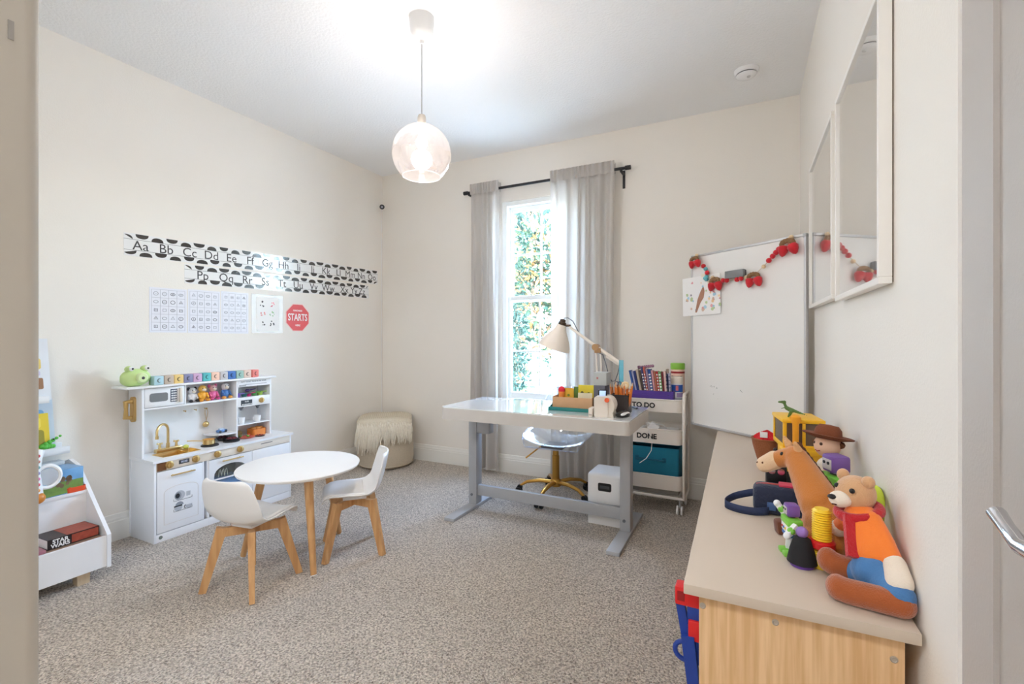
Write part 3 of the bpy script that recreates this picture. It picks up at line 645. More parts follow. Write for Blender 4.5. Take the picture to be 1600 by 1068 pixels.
# things on and in the toy kitchen
fr = thing('frog_bubble_camera', 'light green frog-shaped toy camera on top of the toy kitchen', 'toy', (-3.10, 1.438, .878))
FG = mat('frog_green', (196, 222, 148), .4); fx, fy, fz = -3.105, 1.435, .878
b = B(); ell(b, (fx, fy, fz+.050), (.042, .076, .050)); ell(b, (fx, fy-.022, fz+.035), (.044, .052, .035))
remesh(obj("body", b, FG, fr), .006, 4)
for dy in (-.036, .040):
    e = obj('eye', ell(B(), (fx+.010, fy+dy, fz+.098), (.020, .021, .019)), FG, fr)
    obj('eyeball', ell(B(), (fx+.022, fy+dy+.004, fz+.100), (.012, .014, .013)), WPLAS, e); obj('pupil', ell(B(), (fx+.032, fy+dy+.008, fz+.101), (.005, .006, .006)), BLACK, e)
M = MX((fx+.036, fy+.012, fz+.048), (0, 1, 0), (0, 0, 1), (1, 0, 0)); sn = obj('bubble_lens', lathe(B(), [(.030, 0), (.029, .012), (.022, .020), (.012, .021)], n=28, M=M), mat('frog_pale', (214, 232, 176), .35), fr)
obj('lens_hole', lathe(B(), [(.008, .0205), (.008, .022), (.004, .0225)], n=16, M=M), DARKG, sn)
obj('strap_tab', bx(B(), fx-.01, fx+.01, fy+.070, fy+.082, fz, fz+.03, .004), mat('moss_green', (110, 140, 90), .5), fr)
bl = [('pale blue', (176, 206, 214)), ('tan', (196, 178, 160)), ('yellow', (236, 204, 130)), ('slate purple', (138, 138, 170)), ('lilac pink', (208, 170, 200)), ('teal', (92, 184, 184)), ('peach', (246, 204, 180)), ('pale grey', (200, 196, 196)), ('bright blue', (66, 112, 180)), ('sage green', (158, 190, 178)), ('cream pink', (232, 206, 190)), ('coral red', (232, 132, 124))]
for i, (nm, c) in enumerate(bl):
    y = 1.532+i*.0545; s = .0258; rz = random.uniform(-.05, .05) if i < 11 else .16
    m = mat('soft_block_%d' % i, c, .6)
    t = thing('toy_block', nm+' soft toy cube in the row on the toy kitchen top', 'toy block', (-3.085, y, .878), rz, 'soft cubes in a row on the toy kitchen')
    Mx = ROOTM[t]; obj('cube', bx(B(), -s, s, -s, s, 0, 2*s, .004, M=Mx), m, t)
    b = B(); tube(b, [Mx @ Vector((s+.0006, .002+.010*math.cos(a), s+.011*math.sin(a))) for a in [PI*.35+1.3*PI*j/8 for j in range(9)]], [.001, .0024, .003, .0034, .0034, .003, .0026, .002, .001], 6)
    obj('embossed_mark', b, mat('soft_block_mark_%d' % i, tuple(int(v*.62) for v in c), .6), t)
def toy_animal(name, label, x, y, z, s, c1, c2, c3, ears, group=None, rz=0):
    """small seated vinyl animal about 0.1*s tall: body, head, ears, feet, muzzle"""
    t = thing(name, label, 'toy', (x, y, z), rz, group); M = ROOTM[t]; f = lambda p: M @ Vector([q*s for q in p])
    m1 = mat(name+label[:18]+'a', c1, .45); m2 = mat(name+label[:18]+'b', c2, .45); m3 = mat(name+label[:18]+'c', c3, .45)
    b = B(); ell(b, f((0, 0, .030)), (.022*s, .025*s, .030*s)); obj('body', b, m1, t)
    b = B(); ell(b, f((.004, 0, .074)), (.021*s, .023*s, .022*s)); h = obj('head', b, m2, t)
    for q in (-1, 1):
        obj('foot', ell(B(), f((.026, q*.020, .009)), (.016*s, .011*s, .009*s)), m3, t)
        obj('arm', capsule(B(), f((.008, q*.022, .046)), f((.024, q*.022, .026)), .0075*s, .0065*s, 3), m1, t)
        if ears: obj('ear', ell(B(), f((-.002, q*.021, .074+ears)), (.005*s, .010*s, .012*s)), m3, h)
        obj('eye', ell(B(), f((.023, q*.009, .080)), .0028*s), BLACK, h)
    obj('muzzle', ell(B(), f((.022, 0, .069)), (.010*s, .012*s, .009*s)), mat('toy_cream', (240, 226, 206), .5), h)
    return t
gk = 'small vinyl animals on the toy kitchen shelf'
toy_animal('toy_animal', 'white and black vinyl toy animal beside the toy microwave', -3.115, 1.745, .749, .95, (232, 228, 226), (238, 236, 234), (48, 44, 46), .014, gk)
toy_animal('toy_animal', 'golden yellow seated vinyl toy animal on the kitchen shelf', -3.105, 1.80, .749, 1.05, (232, 168, 50), (238, 190, 90), (222, 150, 40), .0, gk)
toy_animal('toy_animal', 'pink vinyl toy animal with round ears on the kitchen shelf', -3.115, 1.872, .749, 1.0, (226, 110, 160), (238, 190, 196), (206, 84, 140), .016, gk)
toy_animal('toy_animal', 'blue and white vinyl toy animal by the shelf divider', -3.112, 1.95, .749, 1.05, (76, 126, 190), (240, 240, 240), (232, 168, 84), .0, gk)
obj_l = thing('toy_ladle', 'gold toy ladle hanging from a hook on the toy kitchen', 'toy ladle', (-3.18, 1.872, .565))
b = B(); tube(b, [(-3.181, 1.864, .69), (-3.181, 1.862, .66), (-3.181, 1.870, .62), (-3.181, 1.870, .60), (-3.181, 1.872, .62), (-3.181, 1.882, .66), (-3.181, 1.876, .692)], .0016, 6); obj('handle', b, GOLD, obj_l)
b = B(); M = MX((-3.186, 1.871, .583), (0, 1, 0), (0, .1, .99)); ell(b, (-3.186, 1.871, .583), (.010, .021, .019)); obj('bowl', b, GOLD, obj_l)
pt = thing('toy_pot', 'gold toy saucepan on the near burner', 'toy pot', (-3.065, 1.822, ZT+.010))
b = B(); lathe(b, [(.030, ZT+.010), (.034, ZT+.014), (.035, ZT+.042), (.038, ZT+.043), (.033, ZT+.041), (.031, ZT+.016), (.002, ZT+.014)], (-3.068, 1.82, 0), 28, cap=False); obj('pan', b, GOLD, pt)
b = B(); tube(b, [(-3.08, 1.788, ZT+.036), (-3.11, 1.745, ZT+.042), (-3.125, 1.72, ZT+.044)], .0032, 8); obj('handle', b, GOLD, pt)
b = B(); ell(b, (-3.068, 1.82, ZT+.040), (.030, .030, .006)); obj('toy_soup', b, mat('amber_food', (214, 150, 60), .4), pt)
fp = thing('toy_frying_pan', 'black toy frying pan of dark food on the far burner', 'toy pan', (-3.065, 1.965, ZT+.010))
b = B(); lathe(b, [(.036, ZT+.010), (.044, ZT+.020), (.042, ZT+.020), (.034, ZT+.013), (.001, ZT+.013)], (-3.06, 1.965, 0), 24, cap=False); obj('pan', b, BURN, fp)
for i in range(6):
    a = i*1.05; obj('toy_meat', ell(B(), (-3.06+.02*math.cos(a), 1.965+.022*math.sin(a), ZT+.022), (.012, .010, .006)), mat('plum_food', (118, 48, 54), .5), fp)
bw = thing('toy_bowl', 'dark toy bowl of plums under the corner shelf', 'toy bowl', (-3.14, 1.95, ZT))
b = B(); lathe(b, [(.022, ZT), (.036, ZT+.022), (.034, ZT+.022), (.02, ZT+.005), (.001, ZT+.004)], (-3.14, 1.95, 0), 20, cap=False); obj('bowl', b, BURN, bw)
for i in range(4): obj('plum', ell(B(), (-3.14+.014*math.cos(i*1.6), 1.95+.016*math.sin(i*1.6), ZT+.024), .011), mat('plum_skin', (92, 44, 62), .35), bw)
bb = thing('toy_car', 'small blue and white toy on the corner shelf', 'toy', (-3.12, 1.94, .523))
b = B(); bx(b, -3.138, -3.108, 1.905, 1.968, .526, .543, .006); obj('body', b, mat('sky_blue', (96, 140, 198), .4), bb); obj('roof', bx(B(), -3.135, -3.111, 1.918, 1.952, .541, .553, .005), mat('pale_blue', (196, 212, 232), .4), bb)
for yy in (1.918, 1.955):
    for xx in (-3.138, -3.108): obj('wheel', cyl(B(), (xx-.003, yy, .531), (xx+.003, yy, .531), .008, n=14), DARKG, bb)
for i, (nm, c, y) in enumerate((('purple', (136, 108, 190), 2.03), ('dark teal', (44, 110, 110), 2.078), ('magenta', (196, 40, 110), 2.108), ('green', (82, 156, 84), 2.150), ('lime', (168, 204, 92), 2.195))):
    m = mat('cup_%d' % i, c, .4); t = thing('toy_cup', nm+' plastic toy measuring cup on the upper kitchen shelf', 'toy cup', (-3.10, y, .746), group='coloured toy cups on the kitchen shelf')
    b = B(); lathe(b, [(.014, .746), (.021, .772), (.019, .772), (.012, .749), (.001, .748)], (-3.10, y, 0), 18, cap=False); obj('cup', b, m, t)
    b = B(); tube(b, [(-3.081, y, .770), (-3.072, y+.014, .771), (-3.07, y+.03, .772)], [.003, .0035, .004], 8); obj('handle', b, m, t)
t = thing('toy_ladle', 'dark purple toy scoop lying across the coloured cups', 'toy ladle', (-3.11, 2.12, .776))
b = B(); ell(b, (-3.105, 2.105, .786), (.015, .018, .010)); obj('scoop', b, mat('deep_purple', (70, 40, 110), .4), t); obj('handle', tube(B(), [(-3.105, 2.12, .787), (-3.105, 2.165, .792)], .004, 8), mat('deep_purple', (70, 40, 110), .4), t)
for y, nm in ((2.055, 'near'), (2.172, 'far')):
    t = thing('toy_mug', 'white toy mug under the %s coffee spout' % nm, 'toy mug', (-3.09, y, .564), group='white toy mugs on the kitchen shelf')
    b = B(); lathe(b, [(.017, .564), (.022, .606), (.020, .606), (.015, .567), (.001, .567)], (-3.095, y, 0), 20, cap=False); obj('cup', b, WPLAS, t)
    obj('handle', tube(B(), [(-3.095, y-.021, .597), (-3.095, y-.033, .595), (-3.095, y-.031, .576), (-3.095, y-.018, .573)], .0025, 6), WPLAS, t)
t = thing('toy_salad_plate', 'toy plate of green and red food in the lower kitchen niche', 'toy plate', (-3.08, 2.08, ZT))
obj('plate', lathe(B(), [(.03, ZT), (.05, ZT+.008), (.048, ZT+.009), (.028, ZT+.003)], (-3.075, 2.08, 0), 24), mat('salmon_plate', (226, 120, 100), .4), t)
rn = random.Random(3)
for i in range(9):
    c = ((112, 150, 60), (206, 60, 48), (90, 120, 50))[i % 3]; a = i*2.1; r = .012+.014*(i % 3)
    obj('toy_vegetable', ell(B(), (-3.075+r*math.cos(a), 2.08+r*math.sin(a), ZT+.014+.003*(i % 2)), (.012, .009, .007)), mat('veg_%d' % (i % 3), c, .5), t)
t = thing('toy_casserole', 'brown lidded toy casserole at back of the lower kitchen niche', 'toy pot', (-3.15, 2.05, ZT))
obj('pot', lathe(B(), [(.028, ZT), (.036, ZT+.03), (.036, ZT+.034)], (-3.15, 2.055, 0), 24), mat('olive_brown', (132, 112, 66), .4), t)
b = B(); lathe(b, [(.038, ZT+.034), (.026, ZT+.044), (.006, ZT+.048), (.005, ZT+.056), (.009, ZT+.060), (.004, ZT+.064)], (-3.15, 2.055, 0), 24); obj('lid', b, mat('olive_brown', (132, 112, 66), .4), t)
t = thing('toy_bread_basket', 'orange toy food basket in the far corner of the lower niche', 'toy basket', (-3.12, 2.19, ZT))
b = B(); open_box(b, -3.165, -3.085, 2.135, 2.235, ZT, ZT+.045, .015, .003); obj('basket', b, mat('orange_basket', (232, 140, 60), .5), t)
for i in range(5): obj('toy_bun', ell(B(), (-3.125+.018*math.cos(i*1.3), 2.185+.03*math.sin(i*1.3), ZT+.047), (.015, .017, .010)), mat('toast_orange', (222, 150, 78), .6), t)
t = thing('toy_pizza', 'flat toy plate of dark slices at the niche edge', 'toy plate', (-3.055, 2.17, ZT))
obj('plate', lathe(B(), [(.028, ZT), (.034, ZT+.005), (.03, ZT+.006)], (-3.052, 2.16, 0), 24), mat('dark_plate', (80, 60, 56), .4), t)
for i in range(5): obj('slice', ell(B(), (-3.052+.014*math.cos(i*1.25), 2.16+.015*math.sin(i*1.25), ZT+.009), (.009, .008, .003)), mat('slice_red', (176, 74, 58), .5), t)
t = tag(obj('toy_lemon', ell(B(), (-3.10, 1.70, ZT+.016), (.014, .017, .0135)), mat('lemon', (206, 208, 90), .5)), 'yellow-green toy lemon by the toy sink tap', 'toy fruit')
# ================================================================= LEFT TOY SHELF UNIT, LEDGES
u = thing('toy_shelf', 'white tiered toy and book shelf with slanted side at the left', 'shelf', (-2.97, .72, 0))
sp = [(-3.195, .055), (-2.737, .055), (-2.737, .211), (-3.042, .508), (-3.125, .528), (-3.195, .508)]
U0, U1 = .30, 1.165
for y in (U0, U1-.016): obj('side_panel', prism(B(), sp, y, y+.016, axis='y'), WHITE, u, smooth=False)
b = B(); bx(b, -2.760, -2.744, U0+.016, U1-.016, .06, .205, .001); obj('front_board', b, WHITE, u, smooth=False)
obj('bottom_board', bx(B(), -3.19, -2.76, U0+.016, U1-.016, .06, .075), WHITE, u, smooth=False)
obj('shelf_board', bx(B(), -3.19, -2.935, U0+.016, U1-.016, .385, .400), WHITE, u, smooth=False)
obj('middle_board', bx(B(), -2.955, -2.940, U0+.016, U1-.016, .075, .400), WHITE, u, smooth=False)
obj('back_board', bx(B(), -3.2, -3.19, U0+.016, U1-.016, .06, .505), WHITE, u, smooth=False)
for x, y in ((-2.80, U1-.09), (-2.80, U0+.09), (-3.14, U1-.09), (-3.14, U0+.09)): obj('foot', bar(B(), (x, y, 0), (x, y, .056), (.045, .045), (.05, .05)), OAK, u, smooth=False)
def book(name, label, M, w, h, t, c, group=None, pc=None, lab2=None, cat='book', title=None, tc=(240, 235, 225)):
    """book: M at its corner; local x = cover width (from spine), y = height, z = thickness; the spine faces -x"""
    m = mat('cover_%d_%d_%d' % c, c, .4)
    o = bpy.data.objects.new(name, None); COL.objects.link(o); o.location = M.translation; ROOTM[o] = Matrix.Translation(M.translation); tag(o, label, cat, group)
    b = B(); bx(b, 0, w, 0, h, 0, .002, M=M); bx(b, 0, w, 0, h, t-.002, t, M=M); bx(b, -.0015, .0015, 0, h, 0, t, M=M); cv = obj('cover', b, m, o, smooth=False)
    obj('pages', bx(B(), .001, w-.003, .003, h-.003, .002, t-.002, M=M), PAPER, o, smooth=False)
    if title:
        b = B(); text(b, title, min(t*.62, h/len(title)*1.5), M @ MX((-.0018, h/2, t/2), (0, 1, 0), (0, 0, 1), (1, 0, 0)) @ Matrix.Diagonal((1, 1, -1, 1)), .0003)
        obj('spine_lettering', b, mat('title_%d_%d_%d' % tc, tc, .5), cv, smooth=False)
    return o, cv
# books lying in the front bin, spines to the room
def lay(x, y, z, rz, tilt): return Matrix.Translation((x, y, z)) @ Matrix.Rotation(rz, 4, 'Z') @ Matrix.Rotation(tilt, 4, 'Y')
Mb = lambda x, y, z, tilt: MX((x, y, z), (-math.cos(tilt), 0, -math.sin(tilt)), (0, 1, 0), (-math.sin(tilt), 0, math.cos(tilt)))
def lying(label, x, y, z, tilt, w, h, t, c, title=None, tc=(240, 235, 225), rz=0):
    M = Matrix.Translation((x, y, z)) @ Matrix.Rotation(rz, 4, 'Z') @ Mb(0, 0, 0, tilt)
    return book('picture_book', label, M, w, h, t, c, 'books in the front bin of the toy shelf', title=title, tc=tc)
lying('grey and white book lowest in the front bin', -2.79, .80, .076, 0, .14, .30, .030, (188, 180, 176))
lying('brown book in the bin under the red and black one', -2.765, .93, .176, 0, .15, .21, .028, (150, 122, 100))
lying('dark plum book at the left end of the bin', -2.770, .745, .190, 0, .14, .195, .026, (176, 120, 134))
lying('teal-grey book under the black and red book', -2.775, .935, .140, 0, .15, .20, .028, (96, 104, 104))
o, cv = lying('thick black and red book with white STAR WARS title in the bin', -2.785, .950, .206, 0, .13, .190, .044, (40, 32, 32), rz=.04)
M = Matrix.Translation((-2.785, .950, .206)) @ Matrix.Rotation(.04, 4, 'Z') @ Mb(0, 0, 0, 0)
b = B(); bx(b, -.0026, -.0014, .085, .186, .004, .040, M=M); bx(b, .002, .128, .07, .186, .0435, .0448, M=M); obj('red_artwork', b, mat('brick_red_print', (158, 70, 52), .4, var=(60, .4)), o, smooth=False)
b = B(); TT = MX((-2.7820, .950+.044, .228), (0, 1, 0), (0, 0, 1), (1, 0, 0)); text(b, 'STAR', .024, TT @ Matrix.Translation((0, .0095, 0)), .0008); text(b, 'WARS', .024, TT @ Matrix.Translation((0, -.0095, 0)), .0008)
obj('lettering', b, PAPER, o, smooth=False)
t = thing('puzzle_box', 'blue and green picture box on the upper tier of the shelf', 'box', (-3.0, 1.06, .400), .10)
M = ROOTM[t]
obj('carton', bx(B(), -.07, .06, -.085, .075, 0, .118, .002, M=M), mat('puzzle_sky', (110, 160, 205), .35, var=(30, .2)), t)
b = B(); bx(b, .0595, .0612, -.083, .073, .004, .062, M=M); obj('meadow_print', b, mat('meadow_green', (120, 152, 78), .4, var=(50, .3)), t, smooth=False)
b = B()
rn = random.Random(5)
for _ in range(16):
    yy = rn.uniform(-.055, .02); zz = rn.uniform(.04, .085); r = rn.uniform(.006, .014); prism(b, [(yy+r*math.cos(q), zz+r*math.sin(q)) for q in [j*PI/3 for j in range(6)]], .0612, .0618, M, axis='x')
obj('brown_artwork', b, mat('brown_print', (128, 106, 82), .4, var=(60, .3)), t, smooth=False)
t = thing('tissue_box', 'thin teal and grey box standing behind the picture box', 'box', (-3.13, 1.03, .400))
b = B(); bx(b, -3.165, -3.105, .93, 1.125, .400, .528, .003); obj('carton', b, mat('grey_teal_box', (150, 170, 178), .4), t); obj('lid_band', bx(B(), -3.166, -3.104, .929, 1.126, .505, .529, .003), mat('pale_lid', (196, 204, 208), .4), t)
t = thing('toy_cup', 'orange toy dish at the right end of the shelf upper tier', 'toy cup', (-2.96, 1.125, .400))
b = B(); open_box(b, -2.985, -2.935, 1.075, 1.146, .400, .425, .012, .003, flare=.002); obj('dish', b, mat('orange_red_plastic', (232, 88, 52), .4), t); obj('rim', bx(B(), -2.986, -2.934, 1.08, 1.09, .419, .427, .002), mat('orange_red_plastic', (232, 88, 52), .4), t)
# a white caterpillar-like musical toy hanging over the shelf edge
t = thing('spotted_toy', 'white toy with coloured dots and a round ring handle', 'toy', (-2.90, .93, .40))
b = B(); tube(b, [(-2.895, .945, .41), (-2.89, .945, .47), (-2.89, .94, .54), (-2.895, .945, .60), (-2.91, .955, .635)], [.03, .024, .021, .024, .028], 14); obj('body', b, WPLAS, t)
b = B(); tube(b, [(-2.90+.0, .99+.045*math.cos(a), .51+.05*math.sin(a)) for a in [2*PI*i/24 for i in range(24)]], .009, 8, closed=True); obj('ring_handle', b, WPLAS, t)
obj('ring_disc', cyl(B(), (-2.904, .99, .51), (-2.896, .99, .51), .038, n=28), clear('pale_film', (.9, .93, .98), .1, .3, milk=.5), t)
for i, c in enumerate(((200, 50, 60), (170, 110, 90), (120, 170, 170), (150, 140, 190), (220, 110, 170), (210, 70, 90), (230, 150, 60))):
    obj('dot', ell(B(), (-2.868, .947, .618-i*.026), (.006, .0075, .0075)), mat('dot_%d' % i, c, .4), t)
obj('foot_ball', ell(B(), (-2.88, .95, .425), .026), mat('amber_ball', (206, 130, 52), .4), t)
def ledge(name, y0, y1, z, label):
    t = thing(name, label, 'picture ledge', (XL+.045, (y0+y1)/2, z)); b = B()
    bx(b, XL, XL+.10, y0, y1, z, z+.012, .001); bx(b, XL, XL+.012, y0, y1, z, z+.045, .001); obj('board', b, WHITE, t, smooth=False)
    obj('lip', bx(B(), XL+.088, XL+.10, y0, y1, z+.0, z+.035, .001), WHITE, t, smooth=False)
ledge('picture_ledge', .45, 1.072, .828, 'upper white picture ledge at the far left of the wall')
ledge('picture_ledge', .45, 1.152, .562, 'lower white picture ledge above the toy shelf')
def stand_book(label, y, z, w, h, c, pics, lean=.16, x=XL+.075):
    M = MX((x, y, z), (0, 1, 0), (-math.sin(lean), 0, math.cos(lean)))
    o, cv = book('picture_book', label, M, w, h, .012, c, 'books on the picture ledges')
    for (a, b_, c_, d, col) in pics:
        q = B(); prism(q, rrect(a*w, b_*w, c_*h, d*h, .2*min((b_-a)*w, (d-c_)*h)), .012, .0128, M); obj('cover_artwork', q, mat('art_%d_%d_%d' % col, col, .5), cv, smooth=False)
stand_book('white picture book with yellow and brown drawing on the upper ledge', .86, .841, .225, .31, (226, 230, 236), [(.55, .86, .5, .68, (232, 206, 120)), (.72, .88, .18, .36, (150, 110, 80)), (.6, .84, .40, .47, (206, 200, 226)), (.2, .5, .2, .6, (180, 200, 220))])
stand_book('pale blue picture book on the lower ledge', .93, .575, .18, .27, (196, 212, 228), [(.2, .8, .5, .8, (120, 170, 214))], x=XL+.05)
stand_book('yellow-green picture book at front of the lower ledge', .88, .575, .20, .20, (226, 200, 60), [(.5, .9, .2, .6, (150, 140, 50)), (.55, .85, .65, .9, (240, 220, 90))], x=XL+.080)
t = thing('toy_crocodile', 'bright green plastic toy lying on the lower picture ledge', 'toy', (-3.12, 1.10, .597))
b = B(); capsule(b, (-3.135, 1.05, .612), (-3.125, 1.115, .655), .014, .006, 5); capsule(b, (-3.13, 1.06, .61), (-3.13, 1.09, .608), .013, .010, 3); obj('body', b, mat('bright_green', (92, 190, 70), .4), t); obj('eye', ell(B(), (-3.112, 1.085, .645), .004), BLACK, t)

# ================================================================= KIDS TABLE AND CHAIRS
tc = Vector((-2.135, 1.742, 0)); TZ = .477
tb = thing('kids_table', 'round white kids table with three beech legs', 'table', tc)
b = B(); lathe(b, [(.285, TZ-.019), (.300, TZ-.013), (.3045, TZ-.004), (.303, TZ-.0005), (.296, TZ)], tc, 72); obj('tabletop', b, mat('white_tabletop', (240, 236, 230), .3, var=(5, .01)), tb)
for a in (-27, 93, 213):
    d = Vector((math.cos(math.radians(a)), math.sin(math.radians(a)), 0)); sd_ = Vector((-d.y, d.x, 0))
    b = B(); tube(b, [tc+d*.185+Vector((0, 0, TZ-.019)), tc+d*.195+Vector((0, 0, .40)), tc+d*.24+Vector((0, 0, .20)), tc+d*.288], [.023, .022, .018, .0145], 14); lg = obj('leg', b, BEECH, tb)
    obj('leg_plate', bx(B(), -.035, .035, -.025, .025, 0, .004, M=Matrix.Translation(tc+d*.185+Vector((0, 0, TZ-.0235))) @ Matrix.Rotation(math.radians(a), 4, 'Z')), WHITE, tb)
    obj('foot_cap', cyl(B(), tc+d*.2875+Vector((0, 0, .004)), tc+d*.289, .0155, .0155, 14), WPLAS, lg)
SHELL = mat('white_shell', (240, 239, 238), .38, var=(5, .01))
def shell_fn(scale=1.0, lift=0.0, vmax=1.0):
    pr = [(.158, .292, .112), (.148, .310, .130), (.115, .315, .142), (.05, .306, .150), (-.02, .300, .156), (-.08, .304, .160), (-.122, .330, .164), (-.146, .375, .165), (-.161, .425, .160), (-.173, .475, .150), (-.181, .512, .132), (-.184, .53, .10)]
    def P(u, v):
        s = v*vmax*(len(pr)-1); i = min(int(s), len(pr)-2); f = s-i
        y, z, w_ = [pr[i][q]*(1-f)+pr[i+1][q]*f for q in range(3)]
        q = u*2-1; bk = min(1, max(0, (v*vmax-.42)/.25)); st = 1-bk; c = abs(q)**2.4
        fr = min(1, v*vmax/.3)
        return (q*w_*scale, y+c*(.050*bk)*(1-.3*v), z+c*(.034*st*fr+.02*bk*(1-bk)*4*.6)+lift)
    return P
def kids_chair(label, loc, rz):
    t = thing('kids_chair', label, 'chair', (0, 0, 0), 0, 'white kids chairs at the round table', local=True)
    b = B(); grid(b, shell_fn(), 15, 23); s = obj('seat_shell', b, SHELL, t, ang=180)
    m = s.modifiers.new('thick', 'SOLIDIFY'); m.thickness = .009; m.offset = 0
    m = s.modifiers.new('sub', 'SUBSURF'); m.levels = 2; m.render_levels = 2
    b = B(); grid(b, lambda u, v: shell_fn(.86, .0015, .42)(u, .14+v*.86), 11, 10); p = obj('seat_pad', b, mat('pale_seat_pad', (232, 230, 228), .55), t, ang=180)
    m = p.modifiers.new('thick', 'SOLIDIFY'); m.thickness = .018; m.offset = 0
    m = p.modifiers.new('sub', 'SUBSURF'); m.levels = 1; m.render_levels = 2
    for sx in (-1, 1):
        for sy in (-1, 1):
            b = B(); d = Vector((sx, sy, 0)).normalized()
            bar(b, (sx*.085, sy*.085-.005, .283), (sx*.142, sy*.142, 0), (.030, .046), (.022, .030), side=(-d.y, d.x, 0)); obj('leg', b, BEECH, t, smooth=False)
    for a in (1, -1):
        b = B(); bar(b, (-.095, -.095*a-.005, .262), (.095, .095*a-.005, .262), (.024, .040), (.024, .040), side=(1, -a, 0)); obj('cross_rail', b, BEECH, t, smooth=False)
    obj('mount_plate', bx(B(), -.06, .06, -.065, .055, .283, .296, .003), WHITE, t)
    t.location = loc; t.rotation_euler = (0, 0, rz); return t
c1 = kids_chair('white kids chair with its back to the camera, nearest the doorway', (-2.085, 1.44, 0), math.radians(9.5))
dup(c1, (-1.93, 1.92, 0), math.radians(137), 'white kids chair in profile between the round table and desk')

# ================================================================= POUF AND THROW
pc = Vector((-2.945, 3.325, 0))
WEAVE = mat('woven_pouf', (206, 192, 170), .9, bump=(260, .9, .006), var=(90, .14))
pf = thing('woven_pouf', 'round beige woven pouf in the back left corner', 'pouf', pc)
obj('body', lathe(B(), [(.20, 0), (.238, .02), (.250, .07), (.248, .16), (.238, .27), (.228, .36), (.215, .405), (.19, .42), (.001, .425)], pc, 48), WEAVE, pf)
for z, r in ((.03, .2435), (.30, .236)): obj('welt_seam', tube(B(), [pc+Vector((r*math.cos(a), r*math.sin(a), z)) for a in [2*PI*i/48 for i in range(48)]], .004, 6, closed=True), WEAVE, pf)
th = thing('throw_blanket', 'cream knitted throw with shaggy fringe draped over the pouf', 'blanket', pc+Vector((0, 0, .42)))
fd = Vector((.62, -.78, 0)); sd2 = Vector((.78, .62, 0))   # towards the room, sideways
def drape(u, v):
    s = (u-.5)*.46; q = v           # v 0 back rim -> 1 front hang
    L = q*.50-.19; wob = .006*math.sin(9*u+3*v)
    if L < .20: a = L; z = .432+.02*(1-abs(L)/.2)
    else: a = .20+.035*(1-math.exp(-(L-.20)*18))+.010; z = .432-(L-.20)*.95
    k = abs(s)/.23; z -= .03*k**4 if L < .2 else 0; a -= .05*k*k*(1 if L > .1 else .2)
    return pc+fd*(a+wob*.3)+sd2*(s*(1.0))+Vector((0, 0, z+wob*.5))
b = B(); grid(b, drape, 40, 40)
kn = obj('knit_body', b, mat('cream_knit', (226, 216, 196), .95, bump=(90, 1, .01), var=(70, .12)), th, ang=180); md = kn.modifiers.new('thick', 'SOLIDIFY'); md.thickness = .010; md.offset = 1
b = B()
for i in range(26): # knitted ribs across the top
    u_ = .03+.94*i/25; tube(b, [Vector(drape(u_, v))+Vector((0, 0, .012)) for v in [.02+.68*j/14 for j in range(15)]], .0042, 5)
obj('knit_ribs', b, mat('cream_knit_rib', (216, 204, 182), .95, bump=(120, 1, .006)), th, kind='stuff')
b = B(); rn = random.Random(11)
for row, (v0, n, ln) in enumerate(((.60, 70, .11), (.72, 90, .13), (.84, 90, .15), (.93, 80, .12))):
    for i in range(n):
        u_ = (i+rn.random())/n; p = Vector(drape(u_, v0+rn.uniform(-.04, .05))); l = ln*rn.uniform(.7, 1.15)*(1.5 if u_ < .40 and row else 1); sw = rn.uniform(-.03, .03)
        o_ = fd*rn.uniform(.018, .034); pts = [p, p+o_+Vector((0, 0, -l*.15)), p+o_*1.25+sd2*sw*.6+Vector((0, 0, -l*.55)), p+o_*1.0+sd2*sw+Vector((0, 0, -l))]
        tube(b, pts, [.006, .0075, .0065, .003], 5)
obj('fringe', b, mat('cream_wool', (236, 228, 212), .95, bump=(200, .8, .004), var=(60, .1)), th, kind='stuff')

# ================================================================= DESK
DGREY = mat('desk_grey_metal', (176, 178, 182), .45, var=(6, .02))
dk = thing('standing_desk', 'grey standing desk with white glass top by the window', 'desk', (-1.1, 2.65, 0))
DX0, DX1, DY0, DY1, DZ = -1.675, -.525, 2.375, 2.91, .733
obj('desk_body', prism(B(), rrect(DX0, DX1, DY0, DY1, .028), DZ-.075, DZ-.006), mat('desk_body', (205, 200, 194), .45), dk)
gt = obj('glass_top', prism(B(), rrect(DX0+.001, DX1-.001, DY0+.001, DY1-.001, .028), DZ-.006, DZ), mat('white_glass', (238, 242, 244), .06, coat=1, var=(4, .005)), dk)
b = B(); M = MX((-1.52, 2.80, DZ+.0002), (1, 0, 0), (0, 1, 0)); tube(b, [M @ Vector((.022*math.cos(a), .022*math.sin(a), 0)) for a in [2*PI*i/24 for i in range(24)]], .001, 4, closed=True); bx(b, -.05, -.03, -.003, .003, -.0002, .0004, M=M); obj('touch_controls', b, mat('control_print', (250, 252, 255), .3), gt, smooth=False)
for x in (-1.67, -.633):
    p = obj('post', bx(B(), x-.030, x+.030, 2.745, 2.82, .022, DZ-.075, .003), DGREY, dk)
    for z in (.085, .60):
        obj('bolt', cyl(B(), (x-.005, 2.7452, z), (x-.005, 2.7405, z), .009, n=12), mat('bolt_grey', (128, 130, 136), .4, metal=.5), p)
    obj('foot', bx(B(), x-.036, x+.036, 2.462, 3.09, 0.0, .022, .003), DGREY, dk)
obj('motor_box', bx(B(), -1.640, -1.545, 2.75, 2.815, .505, DZ-.075, .004), DGREY, dk)
obj('motor_box', bx(B(), -.745, -.663, 2.75, 2.815, .60, DZ-.075, .004), DGREY, dk)
obj('cross_bar', bx(B(), -1.640, -.663, 2.765, 2.795, .080, .150, .002), DGREY, dk)

